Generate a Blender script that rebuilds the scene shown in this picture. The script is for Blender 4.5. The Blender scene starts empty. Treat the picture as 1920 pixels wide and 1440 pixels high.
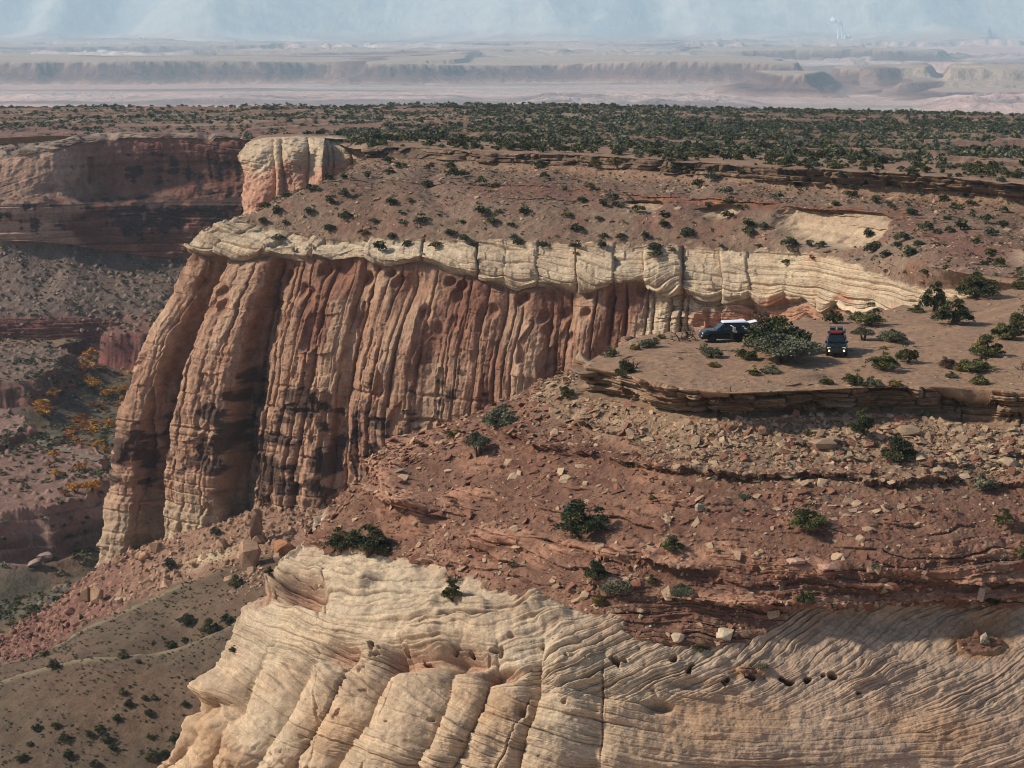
import bpy, math, random, time
import numpy as np
T0 = time.time()
R = math.radians
scene = bpy.context.scene
COL = scene.collection
f32 = np.float32

# ------------------------------------------------------------------ camera, sky, sun, exposure
CAM_Z = 30.0
PITCH = R(10.47)
FPX = 3733.3                       # focal length in pixels of a 1920 px wide frame
cam_data = bpy.data.cameras.new('camera')
cam_data.lens = 70.0
cam_data.sensor_width = 36.0
cam_data.clip_start = 1.0
cam_data.clip_end = 120000.0
cam = bpy.data.objects.new('camera', cam_data)
COL.objects.link(cam)
cam.location = (0, 0, CAM_Z)
cam.rotation_euler = (R(90) - PITCH, 0, 0)
scene.camera = cam

SUN_AZ = R(-93)                    # measured from +Y (the view) towards +X: the sun stands to the left, a hair to this side
SUN_EL = R(37)
world = bpy.data.worlds.new('World')
scene.world = world
world.use_nodes = True
wn = world.node_tree
bg = wn.nodes['Background']
sky = wn.nodes.new('ShaderNodeTexSky')
sky.sky_type = 'NISHITA'
sky.sun_disc = False
sky.sun_elevation = SUN_EL
sky.sun_rotation = SUN_AZ
sky.altitude = 1900
sky.air_density = 1.0
sky.dust_density = 2.5
wn.links.new(sky.outputs[0], bg.inputs[0])
bg.inputs[1].default_value = 0.10
sun_data = bpy.data.lights.new('sun', 'SUN')
sun_data.energy = 4.0
sun_data.angle = R(4.0)
sun_data.color = (1.0, 0.91, 0.78)
sun = bpy.data.objects.new('sun', sun_data)
COL.objects.link(sun)
from mathutils import Vector
_to_sun = Vector((math.sin(SUN_AZ) * math.cos(SUN_EL), math.cos(SUN_AZ) * math.cos(SUN_EL), math.sin(SUN_EL)))
sun.rotation_euler = (-_to_sun).to_track_quat('-Z', 'Y').to_euler()
sun.location = (-300, 100, 400)
scene.view_settings.view_transform = 'Standard'
scene.view_settings.look = 'None'
scene.view_settings.gamma = 1.0
scene.view_settings.exposure = 0.40
scene.cycles.volume_bounces = 4
scene.cycles.filter_width = 1.05
scene.cycles.max_bounces = 6
scene.cycles.diffuse_bounces = 3
scene.cycles.transparent_max_bounces = 6

# ------------------------------------------------------------------ numpy helpers
rng = np.random.default_rng(11)
random.seed(5)
_P = rng.permutation(256).astype(np.int32)
_P = np.concatenate([_P, _P, _P])
_G = rng.normal(size=(256, 3)).astype(f32)
_G /= np.linalg.norm(_G, axis=1, keepdims=True)
_T1 = rng.uniform(-1, 1, 8192).astype(f32)


def perlin(x, y, z):
    xi = np.floor(x); yi = np.floor(y); zi = np.floor(z)
    fx = (x - xi).astype(f32); fy = (y - yi).astype(f32); fz = (z - zi).astype(f32)
    xi = xi.astype(np.int32) & 255; yi = yi.astype(np.int32) & 255; zi = zi.astype(np.int32) & 255
    u = fx * fx * fx * (fx * (fx * 6 - 15) + 10)
    v = fy * fy * fy * (fy * (fy * 6 - 15) + 10)
    w = fz * fz * fz * (fz * (fz * 6 - 15) + 10)
    A = _P[xi] + yi; B = _P[xi + 1] + yi
    AA = _P[A] + zi; AB = _P[A + 1] + zi; BA = _P[B] + zi; BB = _P[B + 1] + zi

    def g(h, dx, dy, dz):
        k = _P[h]
        return _G[k, 0] * dx + _G[k, 1] * dy + _G[k, 2] * dz
    x1 = g(AA, fx, fy, fz); x2 = g(BA, fx - 1, fy, fz); a = x1 + u * (x2 - x1)
    x1 = g(AB, fx, fy - 1, fz); x2 = g(BB, fx - 1, fy - 1, fz); b = x1 + u * (x2 - x1)
    lo = a + v * (b - a)
    x1 = g(AA + 1, fx, fy, fz - 1); x2 = g(BA + 1, fx - 1, fy, fz - 1); a = x1 + u * (x2 - x1)
    x1 = g(AB + 1, fx, fy - 1, fz - 1); x2 = g(BB + 1, fx - 1, fy - 1, fz - 1); b = x1 + u * (x2 - x1)
    hi = a + v * (b - a)
    return (lo + w * (hi - lo)) * 1.6


def noise(P, scale, seed=0.0):
    """P (...,3); scale = metres per cell, a number or one per axis."""
    s = np.broadcast_to(np.asarray(scale, dtype=np.float64), (3,))
    o = seed * 17.31
    return perlin(P[..., 0] / s[0] + o, P[..., 1] / s[1] + o * 1.7 + 3.1, P[..., 2] / s[2] + o * 0.6 + 7.7)


def fbm(P, scale, octaves=4, seed=0.0, gain=0.5, ridge=False):
    s = np.broadcast_to(np.asarray(scale, dtype=np.float64), (3,)).copy()
    tot = 0; amp = 1.0; nrm = 0
    for k in range(octaves):
        n = noise(P, s, seed + k * 1.37)
        if ridge:
            n = 1 - 2 * np.abs(n)
        tot = tot + amp * n
        nrm += amp
        amp *= gain
        s = s / 2.07
    return (tot / nrm).astype(f32)


def n1(x, seed=0):
    i = np.floor(x).astype(np.int64)
    fr = (x - i)
    fr = fr * fr * (3 - 2 * fr)
    a = _T1[(i * 73 + seed * 911) % 8192]
    b = _T1[((i + 1) * 73 + seed * 911) % 8192]
    return (a + (b - a) * fr).astype(f32)


def h1(i, seed=0):
    return _T1[(np.asarray(i).astype(np.int64) * 73 + seed * 911) % 8192]


def sst(a, b, x):
    t = np.clip((x - a) / (b - a), 0, 1)
    return (t * t * (3 - 2 * t)).astype(f32)


def worley(x, y, seed=0):
    """2-D cells: distance to the nearest point, second distance, cell hash."""
    xi = np.floor(x).astype(np.int64); yi = np.floor(y).astype(np.int64)
    d1 = np.full(x.shape, 9.0, f32); d2 = d1.copy(); hid = np.zeros(x.shape, np.int64)
    for ox in (-1, 0, 1):
        for oy in (-1, 0, 1):
            cx = xi + ox; cy = yi + oy
            h = (cx * 7919 + cy * 104729 + seed * 1301)
            px = cx + 0.5 + 0.45 * _T1[h % 8192]; py = cy + 0.5 + 0.45 * _T1[(h * 31 + 17) % 8192]
            d = np.hypot(x - px, y - py).astype(f32)
            near = d < d1
            d2 = np.where(near, d1, np.minimum(d2, d))
            hid = np.where(near, h, hid)
            d1 = np.where(near, d, d1)
    return d1, d2, hid


def pchip(xk, yk, x):
    """Monotone cubic through yk (K, ...) at knots xk, sampled at x."""
    xk = np.asarray(xk, float); yk = np.asarray(yk, float)
    sh = (-1,) + (1,) * (yk.ndim - 1)
    h = np.diff(xk)
    d = np.diff(yk, axis=0) / h.reshape(sh)
    m = np.zeros_like(yk)
    if len(xk) > 2:
        w1 = (2 * h[1:] + h[:-1]).reshape(sh); w2 = (h[1:] + 2 * h[:-1]).reshape(sh)
        with np.errstate(divide='ignore', invalid='ignore'):
            mm = (w1 + w2) / (w1 / d[:-1] + w2 / d[1:])
        m[1:-1] = np.where(d[:-1] * d[1:] > 0, mm, 0)
    m[0] = d[0]; m[-1] = d[-1]
    i = np.clip(np.searchsorted(xk, x, side='right') - 1, 0, len(xk) - 2)
    t = ((x - xk[i]) / h[i]).reshape(sh)
    hh = h[i].reshape(sh)
    return ((2 * t**3 - 3 * t**2 + 1) * yk[i] + (t**3 - 2 * t**2 + t) * hh * m[i]
            + (-2 * t**3 + 3 * t**2) * yk[i + 1] + (t**3 - t**2) * hh * m[i + 1])


cP, sP = math.cos(PITCH), math.sin(PITCH)


def at(px, py, z=None, Y=None):
    """A sighted direction of the survey taken to a height z or to a distance Y in the place."""
    dx = px - 960.0; dy = FPX * cP + (720.0 - py) * sP; dz = -FPX * sP + (720.0 - py) * cP
    t = Y / dy if Y is not None else (z - CAM_Z) / dz
    return (dx * t, dy * t, CAM_Z + dz * t)


def proj(P):
    x = P[..., 0]; y = P[..., 1]; z = P[..., 2] - CAM_Z
    dep = y * cP - z * sP
    up = y * sP + z * cP
    dep = np.maximum(dep, 1e-3)
    return (960 + FPX * x / dep).astype(f32), (720 - FPX * up / dep).astype(f32), dep.astype(f32)


def curve(pts, n, across=False):
    pts = np.asarray(pts, float)
    if across:          # even steps of bearing, so that columns of the sheet run straight down
        u = pts[:, 0] / pts[:, 1]
        c = np.concatenate([[0], np.cumsum(np.abs(np.diff(u)) + 1e-7)])
    else:
        c = np.concatenate([[0], np.cumsum(np.linalg.norm(np.diff(pts, axis=0), axis=1) + 1e-6)])
    return pchip(c / c[-1], pts, np.linspace(0, 1, n))


def loft(guides, ns, rows):
    """guides: list of (front points, back points or None). ns=(front, back) samples; rows per strip. -> P, W, S"""
    L = []
    for fr, bk, *key in guides:
        if key:             # columns that follow given bearings: (bearings at the top, own bearings)
            fr_ = np.asarray(fr, float)
            fx = proj(fr_)[0].astype(float)
            u = np.interp(np.linspace(key[0][0], key[0][-1], ns[0]), key[0][::-1], key[1][::-1])
            o = np.argsort(fx)
            a = pchip(fx[o], fr_[o], np.clip(u, fx.min(), fx.max()))
        else:
            a = curve(fr, ns[0], True)
        if bk is not None and ns[1]:
            b = curve([fr[-1]] + list(bk), ns[1] + 1)[1:]
            a = np.concatenate([a, b])
        L.append(a)
    G = np.array(L)
    step = np.linalg.norm(np.diff(G, axis=0), axis=2).mean(axis=1)
    kn = np.concatenate([[0], np.cumsum(step + 1e-3)])
    W = []
    for k, r in enumerate(rows):
        W.append(k + np.arange(r) / r)
    W = np.concatenate(W + [[len(rows)]])
    x = np.interp(W, np.arange(len(kn)), kn)
    P = pchip(kn, G, x)
    Wg = np.repeat(W[:, None], P.shape[1], 1).astype(f32)
    Sg = np.repeat(np.linspace(0, 1, P.shape[1])[None, :], P.shape[0], 0).astype(f32)
    return P, Wg, Sg


def normals(P, toward=(0, -0.5, 0.8)):
    a = np.gradient(P, axis=0); b = np.gradient(P, axis=1)
    n = np.cross(a, b)
    n /= (np.linalg.norm(n, axis=2, keepdims=True) + 1e-9)
    if (n @ np.asarray(toward)).mean() < 0:
        n = -n
    return n


def blur(A, k):
    """box blur of a grid, k cells to each side."""
    for ax in (0, 1):
        pad = [(0, 0)] * A.ndim; pad[ax] = (k + 1, k)
        c = np.cumsum(np.pad(A, pad, mode='edge'), axis=ax, dtype=np.float64)
        n = A.shape[ax]
        hi = np.take(c, np.arange(2 * k + 1, 2 * k + 1 + n), axis=ax); lo = np.take(c, np.arange(0, n), axis=ax)
        A = (hi - lo) / (2 * k + 1)
    return A


def mixc(a, b, t):
    return a + (b - a) * t[..., None]


def rgb(r, g, b):
    """An sRGB colour (0-255) as a linear one."""
    c = np.array([r, g, b]) / 255.0
    return np.where(c <= 0.04045, c / 12.92, ((c + 0.055) / 1.055) ** 2.4).astype(f32)


ALBEDO = 0.76     # eye-matched tones cut towards real rock; also puts cloud dimming into all but the valley
TERRAIN = []        # (points grid) of every ground sheet, for standing things on the ground


def grid_object(name, P, color, mat, kind='structure', label=None, flip=False, smooth=True):
    nt, ns = P.shape[:2]
    me = bpy.data.meshes.new(name)
    me.vertices.add(nt * ns)
    me.vertices.foreach_set('co', P.reshape(-1).astype(f32))
    idx = np.arange(nt * ns, dtype=np.int32).reshape(nt, ns)
    q = np.stack([idx[:-1, :-1], idx[:-1, 1:], idx[1:, 1:], idx[1:, :-1]], -1).reshape(-1, 4)
    if flip:
        q = q[:, ::-1]
    nq = len(q)
    me.loops.add(nq * 4)
    me.loops.foreach_set('vertex_index', np.ascontiguousarray(q).reshape(-1))
    me.polygons.add(nq)
    me.polygons.foreach_set('loop_start', np.arange(0, nq * 4, 4, dtype=np.int32))
    me.polygons.foreach_set('use_smooth', np.full(nq, smooth))
    at_ = me.color_attributes.new('tone', 'FLOAT_COLOR', 'POINT')
    c = np.ones((nt * ns, 4), f32); c[:, :3] = np.clip(color.reshape(-1, 3) * (1.0 if name in ('valley', 'ground') else ALBEDO), 0.002, 0.95)
    at_.data.foreach_set('color', c.reshape(-1))
    me.update()
    me.materials.append(mat)
    o = bpy.data.objects.new(name, me)
    COL.objects.link(o)
    o['kind'] = kind
    if label:
        o['label'] = label
    TERRAIN.append(P)
    return o


def raw_mesh(name, V, F, mat=None, colors=None, smooth=False):
    """V (n,3), F list/array of faces of one size -> a mesh datablock."""
    me = bpy.data.meshes.new(name)
    V = np.asarray(V, f32); F = np.asarray(F, np.int32)
    me.vertices.add(len(V)); me.vertices.foreach_set('co', V.reshape(-1))
    k = F.shape[1]
    me.loops.add(F.size); me.loops.foreach_set('vertex_index', F.reshape(-1))
    me.polygons.add(len(F)); me.polygons.foreach_set('loop_start', np.arange(0, F.size, k, dtype=np.int32))
    me.polygons.foreach_set('use_smooth', np.full(len(F), smooth))
    if colors is not None:
        a = me.color_attributes.new('tone', 'FLOAT_COLOR', 'POINT')
        c = np.ones((len(V), 4), f32); c[:, :3] = np.asarray(colors) * ALBEDO
        a.data.foreach_set('color', c.reshape(-1))
    me.update()
    if mat:
        me.materials.append(mat)
    return me


# ------------------------------------------------------------------ materials
def ground_mat(name, scales=(0.4, 2.0), bump=0.5, var=0.5, rough=0.92, dist=0.15, stretch=(1, 1, 1), speck=0.0):
    """Reads the surface's own tone and breaks it up with noise; a bump carries grain too fine to model."""
    m = bpy.data.materials.new(name); m.use_nodes = True
    nt = m.node_tree; N = nt.nodes; L = nt.links
    b = N['Principled BSDF']
    b.inputs['Roughness'].default_value = rough
    b.inputs['Specular IOR Level'].default_value = 0.2
    tone = N.new('ShaderNodeVertexColor'); tone.layer_name = 'tone'
    geo = N.new('ShaderNodeNewGeometry')
    mp = N.new('ShaderNodeMapping'); mp.inputs['Scale'].default_value = stretch
    L.new(geo.outputs['Position'], mp.inputs['Vector'])
    n_a = N.new('ShaderNodeTexNoise'); n_a.inputs['Scale'].default_value = 1 / scales[0]; n_a.inputs['Detail'].default_value = 4
    n_b = N.new('ShaderNodeTexNoise'); n_b.inputs['Scale'].default_value = 1 / scales[1]; n_b.inputs['Detail'].default_value = 5
    for n in (n_a, n_b):
        L.new(mp.outputs[0], n.inputs['Vector'])
        n.inputs['Roughness'].default_value = 0.65
    add = N.new('ShaderNodeMath'); add.operation = 'ADD'
    L.new(n_a.outputs[0], add.inputs[0]); L.new(n_b.outputs[0], add.inputs[1])
    mr = N.new('ShaderNodeMapRange')
    mr.inputs['From Min'].default_value = 0.6; mr.inputs['From Max'].default_value = 1.4
    mr.inputs['To Min'].default_value = 1 - var; mr.inputs['To Max'].default_value = 1 + var
    mr.clamp = False
    L.new(add.outputs[0], mr.inputs[0])
    mul = N.new('ShaderNodeVectorMath'); mul.operation = 'SCALE'
    L.new(tone.outputs[0], mul.inputs[0]); L.new(mr.outputs[0], mul.inputs['Scale'])
    L.new(mul.outputs[0], b.inputs['Base Color'])
    bp = N.new('ShaderNodeBump'); bp.inputs['Strength'].default_value = bump; bp.inputs['Distance'].default_value = dist
    L.new(add.outputs[0], bp.inputs['Height']); L.new(bp.outputs[0], b.inputs['Normal'])
    return m


def plain_mat(name, color, rough=0.6, metal=0.0, var=0.15, scale=8.0, emit=0, spec=0.5, attr=False):
    m = bpy.data.materials.new(name); m.use_nodes = True
    nt = m.node_tree; N = nt.nodes; L = nt.links
    b = N['Principled BSDF']
    b.inputs['Roughness'].default_value = rough; b.inputs['Metallic'].default_value = metal
    b.inputs['Specular IOR Level'].default_value = spec
    geo = N.new('ShaderNodeTexCoord')
    n_a = N.new('ShaderNodeTexNoise'); n_a.inputs['Scale'].default_value = scale; n_a.inputs['Detail'].default_value = 3
    L.new(geo.outputs['Object'], n_a.inputs['Vector'])
    mr = N.new('ShaderNodeMapRange')
    mr.inputs['From Min'].default_value = 0.3; mr.inputs['From Max'].default_value = 0.7
    mr.inputs['To Min'].default_value = 1 - var; mr.inputs['To Max'].default_value = 1 + var
    L.new(n_a.outputs[0], mr.inputs[0])
    mul = N.new('ShaderNodeVectorMath'); mul.operation = 'SCALE'
    if attr:
        v = N.new('ShaderNodeVertexColor'); v.layer_name = 'tone'
        L.new(v.outputs[0], mul.inputs[0])
    else:
        mul.inputs[0].default_value = color
    L.new(mr.outputs[0], mul.inputs['Scale'])
    L.new(mul.outputs[0], b.inputs['Base Color'])
    if emit:
        b.inputs['Emission Color'].default_value = (*color, 1); b.inputs['Emission Strength'].default_value = emit
    return m


M_NEAR = ground_mat('near_rock', (0.14, 0.7), bump=0.55, var=0.42, dist=0.10)
M_CLIFF = ground_mat('cliff_rock', (0.45, 2.4), bump=0.6, var=0.45, dist=0.35)
M_FAR = ground_mat('far_rock', (1.0, 6.0), bump=0.6, var=0.4, dist=0.8)
M_VALLEY = ground_mat('valley_ground', (40, 260), bump=0.7, var=0.3, dist=25, stretch=(1, 1, 1))

WHITE = rgb(206, 184, 154); CREAM = rgb(194, 164, 132); SALMON = rgb(186, 138, 110); RED = rgb(138, 102, 82)
DKRED = rgb(114, 76, 62); TAN = rgb(178, 148, 118); VARN = rgb(62, 46, 42); OCHRE = rgb(180, 132, 88)
SOIL = rgb(164, 130, 102); GREYSOIL = rgb(140, 122, 104)


def beds(phi, lam, P, seed, pinch=6.0):
    """Layered rock: each bed a shelf of its own strength that swells, pinches out and breaks along its length."""
    k = phi / lam
    i = np.floor(k)
    f = (k - i)
    h = 0.35 + 0.65 * np.abs(h1(i, seed))
    u = P[..., 0] / pinch + 0.4 * P[..., 1] / pinch + i * 13.7
    along = sst(-0.45, 0.35, n1(u, seed + 3) + 0.35 * n1(u * 3.7, seed + 4))
    prof = np.clip(f / 0.16, 0, 1) * (0.55 + 0.45 * f)          # undercut below, jutting towards its top
    prof = prof * (1 - sst(0.90, 1.0, f) * 0.65)
    return (h * (0.2 + 0.8 * along) * prof).astype(f32)


def seam(phi, lam, P, seed, pinch, w):
    """dark parting under each shelf of beds() with the same numbers: undercut shade put into colour"""
    k = phi / lam
    i = np.floor(k)
    f = k - i
    u = P[..., 0] / pinch + 0.4 * P[..., 1] / pinch + i * 13.7
    along = sst(-0.45, 0.35, n1(u, seed + 3) + 0.35 * n1(u * 3.7, seed + 4))
    return (np.exp(-(f / w) ** 2) * along * (0.4 + 0.6 * np.abs(h1(i, seed)))).astype(f32)


# ------------------------------------------------------------------ near mesa: bench, ledge, rubble slope, pale slickrock
def near_mesa():
    zf = lambda L, z: [at(x, y, z=z) for x, y in L]
    zz = lambda L: [at(x, y, z=z) for x, y, z in L]
    back = [(1112, 668), (1150, 650), (1200, 628), (1260, 622), (1340, 615), (1440, 604), (1560, 592), (1660, 580), (1780, 562), (1960, 530), (2250, 500)]
    spine_f = [(2300, 640), (1920, 640), (1700, 650), (1500, 655), (1300, 660), (1180, 668)]
    spine_b = spine_f[-2::-1]
    rim_f = [(2300, 752), (2100, 745), (1920, 735), (1820, 728), (1700, 726), (1560, 730), (1380, 737), (1280, 728), (1210, 716), (1180, 704), (1130, 694), (1092, 688)]
    g = []
    g.append((zf(spine_f, 0.25), zf(spine_b, 0.15)))
    bk = np.array(zf(back, -0.1))
    g.append((zf(rim_f, -0.05), [tuple(p) for p in bk]))

    def off(dx, dy, z, z1=None):
        n = len(bk); r = []
        for k, p in enumerate(bk):
            r.append((p[0] + dx, p[1] + dy, z if z1 is None else z + (z1 - z) * k / (n - 1)))
        return r
    base_f = [(2300, 800, -2.5), (2100, 796, -2.5), (1920, 795, -2.6), (1820, 790, -2.6), (1700, 770, -2.1), (1560, 772, -2.1), (1380, 782, -2.3), (1280, 778, -2.4), (1210, 766, -2.4), (1170, 748, -2.3), (1120, 742, -2.3), (1075, 722, -1.8)]
    g.append((zz(base_f), off(-1.5, 1.5, -2.2)))
    n2 = [(2300, 915, -5.6), (1920, 908, -5.6), (1700, 905, -5.6), (1500, 893, -5.5), (1300, 884, -5.5), (1150, 862, -5.5), (1040, 842, -5.4), (980, 826, -5.3), (935, 808, -5.2)]
    g.append((zz(n2), off(-7, 6, -5.4)))
    n3 = [(2300, 1050, -9.8), (1920, 1060, -9.8), (1700, 1072, -9.9), (1500, 1066, -9.9), (1300, 1046, -9.8), (1150, 1022, -9.7), (1000, 985, -9.6), (880, 955, -9.5), (800, 930, -9.3), (735, 892, -8.6)]
    g.append((zz(n3), off(-14, 10, -9.3)))
    n4 = [(2300, 1120, -12.4), (1920, 1130, -12.6), (1700, 1132, -12.8), (1500, 1142, -12.9), (1300, 1140, -13.0), (1150, 1138, -13.1), (1000, 1122, -13.2), (850, 1096, -13.3), (720, 1060, -13.2), (640, 1030, -13.0), (575, 1018, -13.2)]
    g.append((zz(n4), off(-20, 13, -13.2)))
    n5 = [(2300, 1270, -17), (1920, 1272, -17), (1600, 1272, -17), (1300, 1270, -17), (1000, 1262, -17.2), (800, 1240, -17.6), (650, 1200, -17.6), (540, 1150, -17.4), (478, 1128, -17.4)]
    g.append((zz(n5), off(-23, 15, -18)))
    n6 = [(2300, 1440, -22.5), (1920, 1440, -22.5), (1600, 1440, -22.7), (1300, 1442, -23), (1000, 1445, -23.5), (800, 1440, -24.2), (600, 1420, -25.2), (430, 1360, -25.5), (372, 1318, -25.4)]
    g.append((zz(n6), off(-26, 17, -27)))
    n7 = [(2300, 1750, -36), (1920, 1750, -36), (1300, 1750, -38), (800, 1720, -39), (480, 1600, -40), (250, 1530, -40)]
    g.append((zz(n7), off(-30, 19, -42)))
    n8 = [(2300, 2300, -70), (1920, 2300, -70), (1300, 2300, -72), (800, 2200, -74), (440, 2040, -76), (160, 1960, -78)]
    g.append((zz(n8), off(-40, 24, -80)))
    P, W, S = loft(g, (1250, 330), [120, 120, 150, 180, 120, 190, 220, 60, 30])
    px, py, dep = proj(P)
    n = normals(blur(P, 6))
    nh = n.copy(); nh[..., 2] *= 0.2
    nh /= np.linalg.norm(nh, axis=2, keepdims=True) + 1e-6
    D = np.zeros(W.shape, f32)          # along the normal
    H = np.zeros(W.shape, f32)          # outwards, level
    X = P[..., 0]; Z = P[..., 2]
    big = fbm(P, 9.0, 3, 1); mid = fbm(P, 2.4, 4, 2); fine = fbm(P, 0.7, 4, 3)
    # contact between the red slope and pale rock, with tongues of rubble
    tongue = 0.10 * big + 0.16 * mid
    hole = np.exp(-(((px - 1290) / 170) ** 2 + ((py - 1190) / 42) ** 2)) * 0.75 - np.exp(-(((px - 700) / 160) ** 2 + ((py - 1080) / 40) ** 2)) * 0.35
    hole += np.exp(-(((px - 1400) / 60) ** 2 + ((py - 1260) / 26) ** 2)) * 0.9 + np.exp(-(((px - 1840) / 80) ** 2 + ((py - 1215) / 30) ** 2)) * 0.8
    wc = W - 5.0 - hole + tongue * 1.4
    slick = sst(-0.03, 0.05, wc) * (W > 4.5)
    # salmon ledges lower on the red slope
    def band(lo, hi, px0, px1, soft=60):
        return sst(px0 - soft, px0 + soft, px) * (1 - sst(px1 - soft, px1 + soft, px)) * sst(lo - 4, lo + 4, py) * (1 - sst(hi - 6, hi + 6, py))
    slope = (1 - slick) * sst(2.0, 2.1, W)
    # bench and its rim
    top = (1 - sst(0.93, 1.0, W))
    D += top * (0.16 * mid + 0.05 * fine + 0.25 * big * 0.6)
    # ledge face
    face = sst(0.96, 1.02, W) * (1 - sst(1.98, 2.10, W))
    zb = Z + 0.25 * noise(P, (7, 7, 3), 8)
    fb = beds(zb, 0.46, P, 21, 1.8) * 0.75 + beds(zb + 3, 0.21, P, 22, 1.0) * 0.42
    cw, cw2, ch = worley(P[..., 0] / (2.6 + 1.2 * (h1(np.floor(zb / 0.9), 81) > 0)) + 0.3 * noise(P, 1.5, 4) + 7 * h1(np.floor(zb / 0.9), 82), P[..., 1] / 3.1, 3)
    crack = 1 - sst(0.0, 0.10, cw2 - cw)
    bk2 = h1(ch * 3 + np.floor(zb / 0.46).astype(np.int64) * 17, 83)
    H += face * (1.1 * fb - 0.5 * crack + 0.75 * h1(ch, 4) + 0.5 * bk2 + 1.4 * big + 0.8 * mid + 0.22 * fine - 0.9)
    H -= 0.9 * face * sst(1.45, 1.95, W)
    # thin dark ledge, broken
    def lip(level, width, amp, pres):
        x = W - level
        up = np.clip(1 + x / width, 0, 1) ** 1.5 * (x <= 0)
        return amp * up * pres
    w_ = 0.07 * noise(P, (6, 6, 6), 12) + 0.05 * noise(P, 1.4, 14) + 0.035 * noise(P, 0.5, 141)
    pres = sst(-0.25, 0.15, noise(P, (7, 7, 5), 15) + 0.5 * noise(P, 2.0, 151)) * sst(900, 1000, px)
    x3 = W + w_
    for lev, wd, am, pr in ((3.0, 0.22, 1.0, pres), (2.55, 0.16, 0.7, sst(0.05, 0.4, noise(P, (7, 7, 4), 16))), (3.42, 0.16, 0.6, sst(0.0, 0.4, noise(P, (8, 8, 4), 17)))):
        xx = x3 - lev
        H += slope * am * pr * (np.clip(1 + xx / wd, 0, 1) ** 1.6) * (xx <= 0)
    # pale red knobs and ledges (W about 4)
    pres4 = np.maximum(sst(-0.25, 0.1, noise(P, (10, 10, 6), 18)) * sst(880, 960, px), np.exp(-((px - 770) / 60) ** 2) * 1.2)
    xx = x3 - 4.22 - 0.10 * n1(px / 140.0, 6)
    kn = (np.clip(1 + xx / 0.36, 0, 1) ** 1.2) * (xx <= 0)
    bed4 = beds(Z + 0.1 * X * 0.3, 0.5, P, 31, 4)
    H += slope * pres4 * (1.5 * kn + 0.5 * kn * bed4)
    salm = slope * pres4 * sst(0.05, 0.35, kn)
    for cx, cy, rx_, ry_, a_ in ((748, 905, 20, 26, 1.6), (800, 950, 26, 22, 1.5), (930, 1005, 40, 22, 1.2), (985, 1012, 34, 18, 0.9), (890, 925, 40, 12, 0.8), (1080, 1030, 34, 14, 0.9), (1155, 1036, 40, 13, 0.8)):
        e = np.exp(-((((px - cx) / rx_) ** 2 + ((py - cy) / ry_) ** 2) ** 1.5) * (1 + 0.5 * mid))
        H += slope * a_ * e * (0.7 + 0.6 * bed4)
        salm = np.maximum(salm, slope * sst(0.15, 0.5, e))
    xx2 = x3 - 4.78
    kn2 = (np.clip(1 + xx2 / 0.3, 0, 1) ** 1.2) * (xx2 <= 0)
    pres5 = sst(1180, 1320, px) * sst(-0.3, 0.05, noise(P, (12, 12, 6), 23))
    H += slope * pres5 * 1.2 * kn2
    salm = np.maximum(salm, slope * pres5 * sst(0.25, 0.7, kn2))
    # rubble relief
    wx, wx2, wh = worley(X / 0.55, (P[..., 1] * 0.6 + Z * 0.9) / 0.40, 5)
    slabm = sst(0.25, 0.05, wx - 0.25 * h1(wh, 7)) * (h1(wh, 9) > -0.1)
    yv, yv2, yh = worley(X / 0.24, (P[..., 1] * 0.6 + Z * 0.9) / 0.2, 6)
    D += slope * (0.22 * mid + 0.12 * fine + 0.05 * slabm)
    zs = Z + 0.5 * noise(P, (9, 9, 4), 152) + 0.25 * noise(P, (2.2, 2.2, 1.5), 153) + 0.1 * fine
    stp = beds(zs, 0.62, P, 35, 3.2) * sst(-0.35, 0.2, noise(P, (8, 8, 3), 154) + 0.3 * mid)
    st2 = beds(zs + 3, 0.27, P, 36, 1.6) * sst(-0.1, 0.3, noise(P, (5, 5, 2), 155))
    H += slope * (1.0 * stp + 0.45 * st2)
    # slickrock: sweeping cross beds in sets
    tilt = np.interp(px, [300, 620, 800, 1000, 1300, 1920], [0.02, 0.06, 0.16, 0.30, 0.36, 0.30]).astype(f32)
    low = sst(1230, 1300, py + 25 * noise(P, (14, 14, 8), 40) - (px - 700) * 0.05)
    t2 = np.interp(px, [300, 700, 1000, 1250, 1600, 1920], [-0.05, 0.0, -0.05, 0.10, 0.30, 0.26]).astype(f32)
    wob = 0.5 * noise(P, (12, 12, 5), 41) + 0.16 * noise(P, (3, 3, 1.2), 42) + 0.07 * noise(P, (0.9, 0.9, 0.5), 43)
    gx = np.linspace(-120, 120, 481); gp = 960 + gx / 145 * FPX
    tA = np.interp(gp, [300, 620, 800, 1000, 1300, 1920], [-0.06, 0.0, 0.14, 0.32, 0.42, 0.36]); tA = np.cumsum(tA) * 0.5
    tB = np.interp(gp, [300, 700, 1000, 1250, 1600, 1920], [-0.06, 0.0, -0.04, 0.08, 0.30, 0.28]); tB = np.cumsum(tB) * 0.5
    phA = Z + 0.18 * (140 - P[..., 1]) * sst(600, 900, px) - np.interp(X, gx, tA) + wob
    phB = Z + 0.10 * (140 - P[..., 1]) - np.interp(X, gx, tB) + wob * 0.8
    set2 = (noise(P, (16, 16, 4.5), 44) > 0).astype(f32)
    phB = phB + set2 * (0.18 * X + 3.3)
    BA = beds(phA, 1.05, P, 51, 6) * 0.55 + beds(phA + 5, 0.40, P, 52, 3) * 0.42 + beds(phA + 9, 0.21, P, 53, 2) * 0.34
    BB = beds(phB, 1.5, P, 54, 6) * 0.34 + beds(phB + 5, 0.5, P, 55, 4) * 0.30 + beds(phB + 9, 0.21, P, 56, 2.5) * 0.18
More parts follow.
